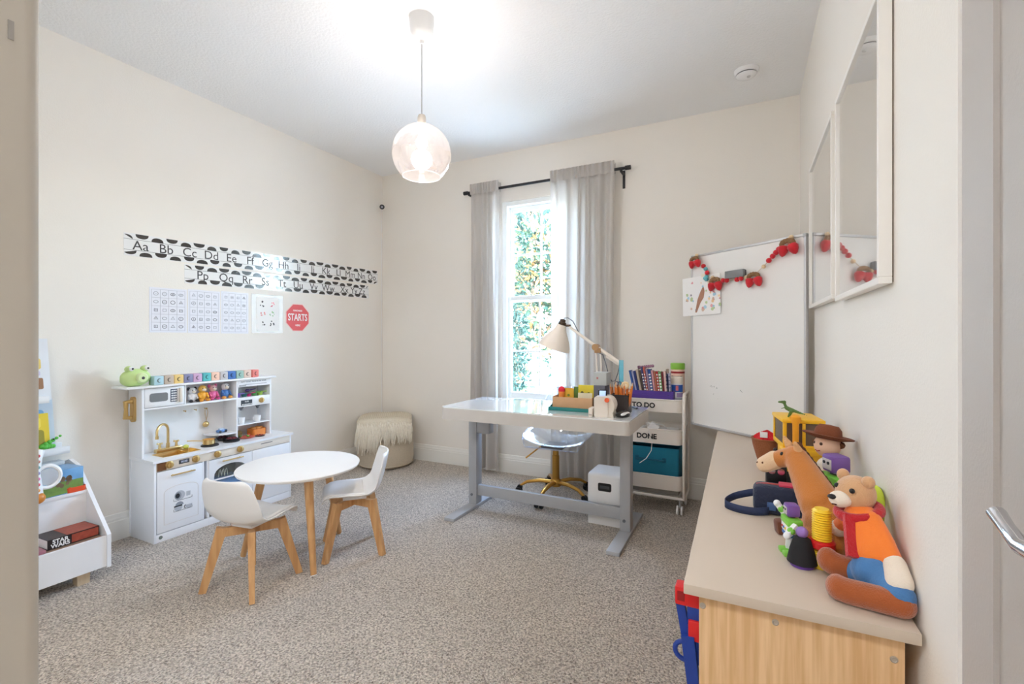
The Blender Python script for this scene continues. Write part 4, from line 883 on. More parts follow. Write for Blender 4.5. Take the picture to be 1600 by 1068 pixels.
# clear swivel chair
gc = Vector((-1.24, 3.20, 0))
AC = clear('acrylic', (.965, .975, .985), .05, .55, (.95, .97, 1), .03)
sw = thing('swivel_chair', 'clear acrylic swivel chair with gold five-star base behind the desk', 'chair', gc)
SG = mat('satin_gold', (196, 148, 72), .28, metal=1)
def sshell(u, v):
    pr = [(-.235, .43, .19), (-.22, .452, .215), (-.14, .445, .235), (-.02, .425, .245), (.08, .425, .25), (.155, .46, .25), (.19, .53, .245), (.215, .62, .23), (.235, .70, .20), (.25, .765, .165), (.256, .805, .12)]
    s = v*(len(pr)-1); i = min(int(s), len(pr)-2); f = s-i; y, z, w_ = [pr[i][q]*(1-f)+pr[i+1][q]*f for q in range(3)]
    q = u*2-1; bk = min(1, max(0, (v-.4)/.2)); c = abs(q)**2.2; fr = min(1, v/.3)
    return gc+Vector((.05+q*w_, y-c*.12*bk*(1-.5*v), z+c*(.10*(1-bk)*fr+.05*bk*(1-v))-.035))
b = B(); grid(b, sshell, 17, 23); s = obj('seat_shell', b, AC, sw, ang=180); m = s.modifiers.new('thick', 'SOLIDIFY'); m.thickness = .006; m = s.modifiers.new('sub', 'SUBSURF'); m.levels = 1; m.render_levels = 2
b = B(); ed = [sshell(u_, 0) for u_ in [i/16 for i in range(17)]]+[sshell(1, v) for v in [j/22 for j in range(1, 23)]]+[sshell(1-u_, 1) for u_ in [i/16 for i in range(1, 17)]]+[sshell(0, 1-v) for v in [j/22 for j in range(1, 22)]]
tube(b, ed, .005, 6, closed=True); obj('polished_edge', b, clear('acrylic_edge', (.86, .89, .95), .25, .8, (.9, .93, 1), .05), s)
obj('seat_plate', bx(B(), gc.x-.08, gc.x+.08, gc.y-.09, gc.y+.07, .362, .380, .003), BLACK, sw)
obj('gas_column', lathe(B(), [(.026, .09), (.026, .30), (.022, .302), (.022, .365)], gc, 24), SG, sw)
obj('tilt_lever', tube(B(), [gc+Vector((-.05, -.02, .368)), gc+Vector((-.10, -.06, .36)), gc+Vector((-.185, -.12, .285))], .0055, 8), SG, sw)
obj('hub', lathe(B(), [(.030, .075), (.040, .08), (.040, .118), (.030, .13)], gc, 24), SG, sw)
for i in range(5):
    a = math.radians(-93+72*i); d = Vector((math.cos(a), math.sin(a), 0))
    obj('base_leg', tube(B(), [gc+d*.02+Vector((0, 0, .105)), gc+d*.12+Vector((0, 0, .110)), gc+d*.21+Vector((0, 0, .095)), gc+d*.265+Vector((0, 0, .062))], [.020, .018, .015, .012], 12, flat=.75), SG, sw)
    cp = gc+d*.265; n_ = Vector((-d.y, d.x, 0)); cs = obj('caster', cyl(B(), cp+n_*-.012+Vector((0, 0, .052)), cp+n_*.012+Vector((0, 0, .052)), .020, n=16), BLACK, sw)
    for q in (-1, 1): obj('wheel', cyl(B(), cp+n_*(q*.012)+d*.01+Vector((0, 0, .026)), cp+n_*(q*.026)+d*.01+Vector((0, 0, .026)), .026, n=20), BLACK, cs)

# white air purifier box under the desk
ap_ = thing('air_purifier', 'white rounded air purifier with black handle recess under the desk', 'air purifier', (-.765, 2.95, 0))
obj('base', bx(B(), -.884, -.676, 2.832, 3.05, 0.0, .100, .006), WPLAS, ap_)
obj('body', bx(B(), -.888, -.672, 2.828, 3.054, .104, .318, .022, seg=4), WPLAS, ap_)
hp = obj('handle_recess', prism(B(), rrect(-.818, -.735, .212, .262, .010), 2.8262, 2.834, axis='y'), BLACK, ap_)
b = B(); bx(b, -.806, -.747, 2.823, 2.8275, .228, .246, .002); obj('handle_bar', b, DARKG, hp)

# things on the desk
tt = thing('teal_tray', 'teal plastic tray holding the cardboard box on the desk', 'tray', (-.90, 2.66, DZ), .03)
M = ROOTM[tt]; b = B(); bx(b, -.135, .135, -.105, .115, 0, .006, .002, M=M); bx(b, -.135, .135, -.115, -.105, 0, .020, .002, M=M); bx(b, -.135, .135, .105, .115, 0, .03, .002, M=M)
TEAL = mat('teal_plastic', (24, 120, 118), .4); obj('base', b, TEAL, tt)
for x in (-.135, .131):
    b = B(); prism(b, [(-.118, 0), (.115, 0), (.115, .088), (.085, .088), (-.085, .02), (-.118, .02)], x, x+.004, M, axis='x'); obj('side_wall', b, TEAL, tt, smooth=False)
kb = thing('cardboard_box', 'open kraft cardboard box of cards on the teal tray', 'box', (-.90, 2.66, DZ+.006), .03); M = ROOTM[kb]
KR = mat('kraft_card', (202, 160, 120), .8, var=(40, .08))
b = B(); bx(b, -.118, .118, -.088, -.084, 0, .070, M=M); bx(b, -.118, .118, .084, .088, 0, .085, M=M); bx(b, -.118, -.114, -.084, .084, 0, .072, M=M); bx(b, .114, .118, -.084, .084, 0, .072, M=M); bx(b, -.118, .118, -.088, .088, 0, .003, M=M); obj('carton', b, KR, kb, smooth=False)
gk = 'cards and papers in the cardboard box'
def card(label, x, y, w, h, c, lean, dec=None):
    o = thing('flash_card', label, 'card', M @ Vector((x, y, .003)), .03, gk); Q = ROOTM[o] @ Matrix.Rotation(-lean, 4, 'X')
    obj('card', bx(B(), -w/2, w/2, -.002, .002, 0, h, M=Q), mat('card_%d_%d_%d' % c, c, .5), o, smooth=False)
    if dec:
        b = B()
        for (cx, cz, r) in dec[1]: prism(b, [(cx+r*math.cos(q), cz+r*math.sin(q)) for q in [j*PI/5 for j in range(10)]], -.0028, -.002, Q, axis='y')
        obj('card_print', b, mat('cardprint_%d_%d_%d' % dec[0], dec[0], .5), o, smooth=False)
card('golden yellow card with a small green mark in the kraft box', -.035, -.045, .062, .116, (214, 168, 40), .06, ((120, 140, 50), [(0, .075, .008)]))
card('bright yellow card with dark curls at right in the kraft box', .055, .01, .095, .132, (232, 212, 60), .05, ((70, 74, 40), [(-.024, .085, .010), (.016, .082, .009)]))
card('pale cream folded card in front of the bright yellow one', .06, -.03, .085, .090, (226, 220, 190), .08)
card('green card at the right end behind the kraft box rim', .095, .05, .05, .125, (150, 190, 120), .03, ((96, 150, 70), [(0, .11, .009)]))
card('dark green card standing in the middle of the kraft box', .0, .03, .05, .118, (96, 134, 70), .04)
card('yellow paper sheet at the left end of the kraft box', -.085, -.03, .03, .112, (236, 200, 90), .10)
t = thing('toy_ice_cream', 'red and pink felt cone standing in the kraft box', 'toy', M @ Vector((-.075, -.05, .003)), 0, gk); Q = ROOTM[t]
obj('cone', lathe(B(), [(.004, 0), (.008, .02), (.020, .095)], n=16, M=Q), mat('felt_orange', (238, 150, 70), .8), t); b = B(); ell(b, Q @ Vector((0, 0, .104)), (.020, .020, .022)); obj('scoop', b, mat('felt_red', (214, 40, 66), .8), t)
t = thing('grey_box', 'tall dark grey box file with lighter grey box top beside tray', 'box', (-.745, 2.70, DZ))
obj('file_case', bx(B(), -.778, -.712, 2.60, 2.70, DZ, DZ+.150, .002), mat('slate_card', (92, 92, 104), .5), t); b = B(); bx(b, -.749, -.741, 2.5985, 2.60, DZ+.03, DZ+.13); obj('label_strip', b, mat('pale_strip', (150, 150, 160), .5), t)
t = thing('storage_box', 'pale grey box stacked on the dark grey box file', 'box', (-.745, 2.65, DZ+.150))
obj('carton', bx(B(), -.780, -.705, 2.605, 2.705, DZ+.150, DZ+.222, .002), mat('grey_box', (180, 184, 182), .5), t); b = B(); bx(b, -.762, -.752, 2.6038, 2.605, DZ+.185, DZ+.197); obj('red_mark', b, mat('dull_red', (180, 110, 110), .5), t)
t = thing('label_maker', 'white desktop label printer with orange knob and small screen', 'printer', (-.682, 2.49, DZ), .10); Q = ROOTM[t] @ Matrix.Diagonal((.86, 1.1, 1, 1))
MK = mat('warm_white_plastic', (232, 222, 210), .4)
b = B(); prism(b, rrect(-.055, .03, .0, .108, .012), -.055, .055, Q, axis='y'); obj('body', b, MK, t)
b = B(); prism(b, [(.02, 0)]+[(.02+.048*math.sin(a), .058+.05*math.cos(a)) for a in [PI*.0+PI*.72*i/10 for i in range(11)]]+[(.062, 0)], -.05, .05, Q, axis='y'); obj('roll_cover', b, MK, t)
b = B(); cyl(b, Q @ Vector((.025, -.056, .092)), Q @ Vector((.025, -.066, .094)), .012, n=20); obj('knob', b, mat('orange_plastic', (236, 96, 40), .4), t)
b = B(); bx(b, -.045, .012, -.022, -.012, .098, .138, .003, M=Q @ Matrix.Rotation(-.25, 4, 'X')); sc2 = obj('screen_bezel', b, BLACK, t)
b = B(); bx(b, -.036, .003, -.0235, -.0218, .103, .132, M=Q @ Matrix.Rotation(-.25, 4, 'X')); obj('screen', b, mat('lit_screen', (150, 176, 226), .3, emis=.5), sc2, smooth=False)
t = thing('adhesive_label_box', 'small white block left of the label printer', 'box', (-.725, 2.475, DZ))
b = B(); bx(b, -.755, -.733, 2.425, 2.49, DZ, DZ+.046, .004); obj('block', b, MK, t); b = B(); bx(b, -.752, -.736, 2.4242, 2.4252, DZ+.010, DZ+.014); obj('seam', b, mat('seam_grey', (170, 165, 158), .5), t)
pcx, pcy = -.635, 2.66
t = thing('pencil_cup', 'black mesh pencil cup on the desk', 'pencil cup', (pcx, pcy, DZ))
MESH = clear('mesh_wire', (.35, .33, .33), .05, .1)
b = B(); open_box(b, pcx-.052, pcx+.052, pcy-.04, pcy+.04, DZ, DZ+.098, .010, .002); obj('mesh_wall', b, mat('dark_mesh', (58, 48, 46), .5), t); b = B(); tube(b, [(p[0], p[1], DZ+.098) for p in rrect(pcx-.052, pcx+.052, pcy-.04, pcy+.04, .010)], .003, 6, closed=True); obj('rim', b, BLACK, t)
OR = mat('orange_pencil', (232, 130, 50), .4); TIPC = mat('pencil_tip', (226, 190, 150), .6)
rn = random.Random(21)
for i in range(18):
    px = pcx-.042+.084*((i % 6)/5)+rn.uniform(-.003, .003); py = pcy-.026+.026*(i//6); tx = (px-pcx)*.35+rn.uniform(-.012, .012); ty = rn.uniform(-.012, .012); h = .150+rn.uniform(-.014, .014)
    o = thing('pencil', 'orange pencil standing in the black mesh cup', 'pencil', (px, py, DZ+.003), 0, 'orange pencils in the mesh cup')
    d = Vector((tx, ty, h)); p0 = Vector((px, py, DZ+.003)); obj('shaft', cyl(B(), p0, p0+d*.93, .0042, n=6), OR, o, smooth=False); obj('tip', cyl(B(), p0+d*.93, p0+d*1.06, .0042, .0006, 6), TIPC, o, smooth=False)
t = thing('scissors', 'scissors with blue-grey round handles in the pencil cup', 'scissors', (pcx-.02, pcy+.02, DZ+.003))
b = B(); 
for q in (-1, 1): tube(b, [(pcx-.022+q*.009+.010*math.cos(a), pcy+.02, DZ+.158+.011*math.sin(a)) for a in [2*PI*i/14 for i in range(14)]], .003, 6, closed=True)
obj('handles', b, mat('slate_blue', (76, 84, 116), .4), t); obj('blades', bx(B(), pcx-.027, pcx-.017, pcy+.018, pcy+.022, DZ+.003, DZ+.15), CHROME, t)
t = thing('roll_of_tape', 'cream round tape roll poking out of the pencil cup', 'tape', (pcx+.02, pcy, DZ+.13))
obj('ring', tube(B(), [(pcx+.022+.017*math.cos(a), pcy+.004, DZ+.150+.017*math.sin(a)) for a in [2*PI*i/20 for i in range(20)]], .006, 8, closed=True), mat('tape_cream', (232, 206, 160), .5), t); obj('core', cyl(B(), (pcx+.022, pcy, DZ+.15), (pcx+.022, pcy+.008, DZ+.15), .012, n=16), mat('tape_core', (240, 226, 200), .6), t)
t = thing('ruler', 'translucent turquoise ruler standing tall in the pencil cup', 'ruler', (pcx-.005, pcy+.03, DZ+.003))
obj('blade', bx(B(), pcx-.020, pcx+.006, pcy+.030, pcy+.033, DZ+.003, DZ+.292, .001), clear('turquoise_clear', (.25, .75, .85), .08, .4, milk=.45, milk_col=(.2, .65, .78)), t); b = B()
for i in range(18): bx(b, pcx-.020, pcx-.014+(.004 if i % 5 == 0 else 0), pcy+.0295, pcy+.030, DZ+.02+i*.015, DZ+.021+i*.015)
obj('scale_marks', b, mat('ruler_print', (60, 130, 150), .5), t, smooth=False)
t = thing('computer_mouse', 'black and white wired computer mouse at the desk corner', 'mouse', (-.590, 2.51, DZ), -.25); Q = ROOTM[t]
o = obj('body', ell(B(), Q @ Vector((0, 0, .012)), (.030, .058, .018), M=Matrix.Rotation(-.25, 4, 'Z')), BLACK, t)
b = B(); ell(b, Q @ Vector((.016, -.004, .016)), (.012, .048, .010), M=Matrix.Rotation(-.25, 4, 'Z')); obj('side_grip', b, WPLAS, t); b = B(); ell(b, Q @ Vector((0, .03, .028)), (.003, .009, .004)); obj('scroll_wheel', b, DARKG, t)
tag(obj('marker_pen', cyl(B(), (-.62, 2.845, DZ+.006), (-.575, 2.80, DZ+.006), .006, n=10), DARKG), 'dark pen lying near the back edge of the desk', 'pen')
tag(obj('charging_cable', tube(B(), [(-.53, 2.84, DZ-.08), (-.515, 2.87, .58), (-.505, 2.89, .53), (-.508, 2.88, .48), (-.53, 2.84, .44), (-.56, 2.80, .42)], .0022, 6), WPLAS), 'thin white cable hanging off the right desk side', 'cable')

# desk lamp
dl = thing('desk_lamp', 'white articulated desk lamp with brass knob and conical shade', 'lamp', (-.80, 2.80, DZ))
LW_ = mat('lamp_white', (236, 226, 214), .4); BR = mat('aged_brass', (176, 140, 104), .35, metal=.8)
obj('base', lathe(B(), [(.022, DZ), (.022, DZ+.03), (.018, DZ+.036)], (-.795, 2.80, 0), 28), LW_, dl)
b = B()
for dx in (-.014, .014): cyl(b, (-.795+dx, 2.80, DZ+.02), (-.808+dx, 2.80, 1.085), .0048, n=10)
obj('post', b, LW_, dl)
b = B(); cyl(b, (-.822, 2.775, 1.095), (-.822, 2.825, 1.095), .020, n=20); bx(b, -.83, -.79, 2.785, 2.815, 1.06, 1.09, .004); obj('joint_knob', b, BR, dl)
b = B(); tube(b, [(-.675, 2.80, .998), (-.72, 2.80, 1.03), (-.80, 2.80, 1.085), (-.93, 2.80, 1.175), (-.995, 2.80, 1.222)], [.012, .012, .010, .009, .0085], 10); tube(b, [(-.675, 2.80, .990), (-.76, 2.80, 1.04)], .008, 8); obj('arm', b, LW_, dl)
ax = Vector((-.30, 0, .95)).normalized(); hd_ = Vector((-1.035, 2.80, 1.255)); zz_ = ax; xx_ = Vector((.95, 0, .30)).normalized(); MH = MX(hd_, xx_, (0, 1, 0), zz_)
ax = Vector((.34, 0, .94)).normalized(); MH = MX(Vector((-1.043, 2.80, 1.235)), Vector((.94, 0, -.34)), (0, 1, 0), ax)
obj('shade', lathe(B(), [(.098, -.155), (.101, -.155), (.098, -.135), (.078, -.092), (.050, -.052), (.034, -.025), (.030, 0), (.026, -.004), (.030, -.03), (.046, -.058), (.074, -.095), (.098, -.155)], n=40, M=MH, cap=False), LW_, dl)
b = B(); lathe(b, [(.024, -.004), (.026, .004), (.024, .016), (.016, .020), (.015, .034), (.008, .037)], n=20, M=MH); cyl(b, (-1.04, 2.78, 1.262), (-1.04, 2.82, 1.262), .009, n=12); bx(b, -1.035, -.985, 2.792, 2.808, 1.222, 1.236, .003); obj('head_joint', b, mat('dark_bronze', (84, 70, 60), .35, metal=.7), dl)
obj('shade_bulb', ell(B(), MH @ Vector((0, 0, -.085)), .024), mat('frosted_bulb', (240, 238, 232), .3), dl)
obj('lamp_cable', tube(B(), [(-1.03, 2.80, 1.275), (-1.0, 2.79, 1.277), (-.965, 2.785, 1.255), (-.945, 2.79, 1.215), (-.935, 2.80, 1.19)], .0028, 6), mat('cable_grey', (92, 92, 100), .5), dl)
obj('lamp_cable', tube(B(), [(-.80, 2.79, 1.06), (-.775, 2.785, 1.05), (-.757, 2.78, 1.0), (-.74, 2.78, .93), (-.72, 2.78, .893), (-.70, 2.78, .895), (-.685, 2.785, .94), (-.675, 2.79, .985)], .0028, 6), mat('cable_grey', (92, 92, 100), .5), dl)
# ================================================================= UTILITY CART
CT = mat('cart_white', (238, 232, 224), .4, var=(6, .015))
ct = thing('utility_cart', 'white three-tier utility cart with TO DO and DONE on its trays', 'cart', (-.558, 3.34, 0))
cx0, cx1, cy0, cy1 = -.748, -.376, 3.205, 3.475
TR = []
for z0, z1 in ((.664, .745), (.453, .548), (.155, .248)):
    b = B(); open_box(b, cx0, cx1, cy0, cy1, z0, z1, .035, .003, .004, flare=.004); tube(b, [(p[0], p[1], z1) for p in rrect(cx0-.004, cx1+.004, cy0-.004, cy1+.004, .038)], .0045, 6, closed=True)
    TR.append(obj('tray', b, CT, ct))
for s, x, z, i in (('TO DO', -.615, .703, 0), ('DONE', -.595, .498, 1)):
    b = B(); text(b, s, .046, MX((x, cy0-.0045, z), (1, 0, 0), (0, 0, 1), (0, -1, 0)), .0016, .0004); obj('lettering', b, mat('black_vinyl', (34, 32, 32), .5), TR[i], smooth=False)
for x in (cx0-.014, cx1+.014):
    b = B(); pts = []
    loop = [(x, cy0+.012, .765), (x, cy0+.012, .115), (x, cy0+.03, .098), (x, cy1-.03, .098), (x, cy1-.012, .115), (x, cy1-.012, .765), (x, cy1-.03, .782), (x, cy0+.03, .782)]
    tube(b, loop, .0095, 10, closed=True); obj('side_frame', b, CT, ct)
for y in (cy0+.012, cy1-.012):
    b = B(); cyl(b, (cx0-.014, y, .105), (cx1+.014, y, .105), .0095, n=10); obj('bottom_rail', b, CT, ct)
obj('base_plate', bx(B(), cx0+.02, cx1-.02, cy0+.03, cy1-.03, .118, .152, .004), mat('cart_grey', (140, 136, 130), .5), ct)
for x in (cx0-.008, cx1-.012):
    for y in (cy0+.025, cy1-.025):
        cs = obj('caster', bx(B(), x-.006, x+.006, y-.010, y+.014, .045, .096, .003), mat('caster_grey', (176, 178, 180), .4), ct)
        for q in (-1, 1): obj('wheel', lathe(B(), [(.008, -.006), (.028, -.006), (.030, 0), (.028, .006), (.008, .006)], n=24, M=MX((x+q*.013, y-.008, .030), (0, 1, 0), (0, 0, 1), (1, 0, 0))), WPLAS, cs)
TB = mat('teal_fabric', (20, 118, 148), .8, bump=(400, .4), var=(50, .08))
t = thing('fabric_bin', 'teal fabric storage bin in the bottom tray of the cart', 'bin', (-.56, 3.33, .160))
b = B(); open_box(b, -.722, -.396, 3.222, 3.455, .160, .425, .012, .006, .006, flare=.004); obj('bin', b, TB, t)
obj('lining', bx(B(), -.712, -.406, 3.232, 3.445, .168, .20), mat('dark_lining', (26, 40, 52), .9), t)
b = B(); tube(b, [(-.655, 3.217, .345), (-.645, 3.204, .348), (-.60, 3.198, .348), (-.545, 3.198, .345), (-.50, 3.204, .343), (-.49, 3.217, .342)], .014, 8, flat=.35); obj('handle', b, mat('teal_webbing', (16, 98, 124), .8), t)
for x in (-.66, -.485): obj('handle_stitch', bx(B(), x-.012, x+.012, 3.214, 3.220, .33, .36, .001), mat('teal_webbing', (16, 98, 124), .8), t)
t = thing('charger', 'white plug charger with coiled cable in the middle tray', 'charger', (-.56, 3.33, .458))
b = B(); bx(b, -.03, .03, -.02, .02, 0, .05, .006, M=Matrix.Translation((-.575, 3.28, .530)) @ Matrix.Rotation(.6, 4, 'Y')); obj('plug_block', b, WPLAS, t)
b = B(); tube(b, [(-.62+.05*math.cos(a), 3.30+.03*math.sin(a), .535+.02*math.sin(a*1.7)+.002*i) for i, a in enumerate([PI*j/6 for j in range(22)])]+[(-.50, 3.25, .575), (-.47, 3.24, .552)], .003, 6); obj('cable', b, WPLAS, t)
t = thing('paper_pad', 'stack of white paper filling the middle tray', 'paper', (-.56, 3.36, .458)); obj('sheets', bx(B(), -.72, -.42, 3.24, 3.45, .458, .522, .002), PAPER, t); obj('top_sheet', bx(B(), -.715, -.415, 3.238, 3.447, .522, .524), WPLAS, t)
PU = mat('purple_plastic', (84, 56, 150), .45)
t = thing('purple_bin', 'purple plastic book bin on the top cart tray', 'bin', (-.57, 3.29, .669))
b = B(); open_box(b, -.700, -.430, 3.214, 3.290, .669, .800, .010, .003, .003, flare=.006); obj('bin', b, PU, t); obj('front_rib', bx(B(), -.69, -.440, 3.2075, 3.212, .775, .779, .001), PU, t)
gb = 'books standing in the purple bin'
BK = [('royal blue thin book at the left end of the purple bin', (50, 92, 170), .012, .262), ('pale lavender book beside the royal blue one in the bin', (170, 172, 206), .010, .256), ('navy book third from the left in the purple bin', (34, 48, 110), .013, .258), ('beige spined book beside the navy ones', (196, 178, 158), .014, .268), ('dark brown book beside the beige one', (74, 60, 54), .012, .262), ('deep indigo tall book with white dots', (66, 62, 112), .012, .286), ('tomato red thin book with pale bands left of the cobalt book', (190, 88, 76), .010, .285), ('mauve grey book right of the red banded one', (150, 128, 156), .012, .272), ('cobalt blue thick book mid bin', (36, 72, 150), .016, .270), ('pink and grey book right of the cobalt one', (208, 150, 156), .012, .262), ('brick brown book with plain spine', (170, 96, 70), .011, .256), ('bright red book with white lines', (196, 44, 50), .011, .256), ('green patterned book beside the bright red book', (120, 164, 104), .016, .256), ('maroon book right of the green one', (120, 34, 44), .010, .254), ('pale pink book right of the maroon one', (226, 190, 184), .013, .258), ('grey-brown tall book left of the spiral notebook', (150, 130, 124), .010, .272)]
x = -.660
for i, (lab, c, tk, h) in enumerate(BK):
    le = .22-.010*i; w_ = .058+.003*(i % 3)
    M = MX((x, 3.219+.003*(i % 2), .673), (0, 1, 0), (-math.sin(le), 0, math.cos(le)))
    o, cv = book('book', lab, M, w_, h*1.0, tk, c, gb); x += tk/math.cos(le)+.0012
    if i in (5, 6, 11, 12, 8):
        q = B()
        for j in range(6): bx(q, -.0028, -.0014, .13+j*.020, .140+j*.020, .002, tk-.002, M=M)
        obj('spine_print', q, PAPER, cv, smooth=False)
M = MX((-.462, 3.222, .673), (0, 1, 0), (-.05, 0, 1)); o, cv = book('spiral_notebook', 'pale spiral notebook with navy rings at the right end of the bin', M, .06, .245, .022, (190, 188, 212), gb, cat='notebook')
b = B()
for j in range(9): tube(b, [M @ Vector((.010*math.cos(a)-.003, .03+j*.024, .011+.013*math.sin(a))) for a in [2*PI*q/12 for q in range(12)]], .0022, 5, closed=True)
bx(b, -.004, -.001, .01, .24, .008, .014, M=M); obj('spiral_rings', b, mat('navy_wire', (40, 46, 92), .4), cv)
t = thing('sunglasses_case', 'mauve tube case lying across the book tops', 'case', (-.605, 3.27, .93))
obj('case', capsule(B(), (-.648, 3.262, .951), (-.566, 3.262, .962), .0105, .0105, 6), mat('mauve_tube', (160, 118, 140), .5), t); obj('end_cap', cyl(B(), (-.664, 3.262, .949), (-.650, 3.262, .951), .0115, n=14), mat('dark_mauve', (112, 70, 92), .5), t)
def wraptext(s, size, c, r, z, m, par, bold=.0005):
    b = B(); text(b, s, size, Matrix.Identity(4), bold, .0003)
    for v in b.verts:
        a = v.co.x/r-PI/2+ (-.10); q = r+.0006+v.co.z; v.co = Vector((c[0]+q*math.cos(a), c[1]+q*math.sin(a), z+v.co.y))
    return obj('lettering', b, m, par, smooth=False)
wc = (-.425, 3.422)
t = thing('wipes_canister', 'tall canister with green lid behind a white tub on the cart', 'canister', (*wc, .669))
obj('body', lathe(B(), [(.043, .669), (.0455, .673), (.0455, .93), (.043, .935)], wc+(0,), 32), mat('peach_label', (240, 206, 186), .4), t)
obj('lid', lathe(B(), [(.047, .935), (.048, .94), (.048, .972), (.044, .977), (.001, .978)], wc+(0,), 32), mat('lime_lid', (140, 196, 70), .4), t)
obj('red_band', lathe(B(), [(.0460, .908), (.0460, .921)], wc+(0,), 32, cap=False), mat('dark_red_band', (160, 40, 44), .4), t)
wraptext('PIWASCOOE', .0135, wc, .0456, .886, mat('brown_letters', (96, 40, 36), .5), t)
wt = (-.423, 3.336)
t = thing('white_tub', 'white screw-top tub with blue label in front of the canister', 'tub', (*wt, .669))
obj('body', lathe(B(), [(.040, .669), (.042, .675), (.042, .85), (.037, .858)], wt+(0,), 32), WPLAS, t)
obj('lid', lathe(B(), [(.0425, .846), (.0435, .85), (.0435, .884), (.040, .889), (.001, .890)], wt+(0,), 32), mat('cream_lid', (240, 230, 216), .4), t)
def band(z0, z1, a0, a1, c, nm, m, r=.0424):
    n = 14; V = []; 
    for z in (z0, z1):
        for i in range(n+1): a = a0+(a1-a0)*i/n; V.append((wt[0]+r*math.cos(a), wt[1]+r*math.sin(a), z))
    q = B(); faces(q, V, [(i, i+1, n+2+i, n+1+i) for i in range(n)]); obj(nm, q, m, t)
band(.79, .838, -2.9, -.2, 0, 'blue_label', mat('label_blue', (44, 96, 190), .4)); band(.80, .832, -1.55, -1.15, 0, 'pink_patch', mat('label_pink', (226, 120, 130), .4), .0427); band(.755, .785, -1.4, -.2, 0, 'lilac_label', mat('label_lilac', (170, 150, 196), .4)); band(.715, .75, -1.7, -.2, 0, 'grey_label', mat('label_grey', (170, 176, 186), .4))
t = thing('toy_whistle', 'small orange and blue toy at the left end of the top tray', 'toy', (-.715, 3.25, .669))
b = B(); ell(b, (-.716, 3.24, .766), (.014, .014, .018)); cyl(b, (-.716, 3.24, .669), (-.716, 3.24, .755), .010, n=12); obj('body', b, mat('toy_orange', (226, 140, 60), .4), t); obj('strap', tube(B(), [(-.726, 3.235, .77), (-.738, 3.225, .765), (-.742, 3.222, .75)], .004, 6), mat('toy_blue', (110, 170, 210), .5), t)

# ================================================================= WHITEBOARD
A = Vector((-.326, 3.30, 0)); dd = Vector((.873, -.682, 0)); dn = dd.normalized(); nn = Vector((-dn.y, dn.x, 0))*-1   # towards the room
S = 1/dd.length; WBW = .845*S; WB0, WB1 = .5825, 1.69
MW = MX(A, dn, (0, 0, 1), nn)     # u along the board, v up, w out of the face
wb = thing('whiteboard', 'large framed whiteboard standing across the right back corner', 'whiteboard', A+dn*WBW/2+Vector((0, 0, WB0)))
obj('board', bx(B(), .006, WBW-.006, WB0+.006, WB1-.006, -.018, -.003, M=MW), mat('dry_erase_white', (240, 239, 236), .16, var=(2, .012), coat=.3), wb, smooth=False)
AL = mat('pale_aluminium', (205, 206, 208), .4, metal=.35)
b = B()
for a in ((0, WBW, WB0, WB0+.014), (0, WBW, WB1-.014, WB1), (0, .012, WB0+.014, WB1-.014), (WBW-.012, WBW, WB0+.014, WB1-.014)): bx(b, a[0], a[1], a[2], a[3], -.02, .003, .002, M=MW)
obj('frame', b, AL, wb)
for u in (.0, WBW-.018):
    for v in (WB0, WB1-.018): obj('corner_cap', bx(B(), u-.001, u+.019, v-.001, v+.019, -.021, .0042, .004, M=MW), mat('corner_grey', (178, 180, 182), .5), wb)
b = B(); rn = random.Random(2)
def scr(u, v, s, n):
    for i in range(n):
        x0 = u*S+i*s*1.1; pts = [MW @ Vector((x0+s*.5*math.cos(a)*rn.uniform(.4, 1), v+s*.7*math.sin(a)*rn.uniform(.4, 1), -.0024)) for a in [rn.uniform(0, 6) for _ in range(4)]]
        tube(b, pts, .0012, 4)
scr(.165, .848, .016, 4); scr(.42, .842, .02, 1); scr(.20, .80, .008, 1); scr(.235, .775, .006, 1)
obj('marker_scribble', b, mat('faded_marker', (128, 124, 124), .6), wb, smooth=False)
t = thing('board_eraser', 'grey felt board eraser stuck on the whiteboard', 'eraser', MW @ Vector((.395*S, 1.50, 0)))
obj('felt', bx(B(), .325*S, .462*S, 1.508, 1.548, .0045, .016, .002, M=MW), mat('grey_felt', (92, 94, 96), .95, bump=(300, .6)), t); obj('cap', bx(B(), .323*S, .464*S, 1.506, 1.550, .016, .034, .003, M=MW), mat('grey_eraser_cap', (128, 130, 132), .6, bump=(200, .4)), t)
t = thing('bird_drawing', 'child watercolour drawing of a brown bird hung on the whiteboard edge', 'drawing', MW @ Vector((.09*S, 1.29, 0)))
MP = MW @ Matrix.Translation((-.070*S, 1.295, .0055)) @ Matrix.Rotation(.02, 4, 'Z'); PW, PH = .335*S, .25
obj('paper', bx(B(), 0, PW, 0, PH, 0, .0012, M=MP), PAPER, t, smooth=False)
def blob(b, pts, w0=.0013): prism(b, pts, w0, w0+.0004, MP)
b = B(); blob(b, [(.105, .02), (.125, .10), (.15, .15), (.17, .18), (.178, .175), (.183, .15), (.175, .11), (.15, .08), (.118, .018)]); obj('bird_paint', b, mat('bird_brown', (176, 128, 104), .6, var=(40, .2)), t, smooth=False)
rn = random.Random(9)
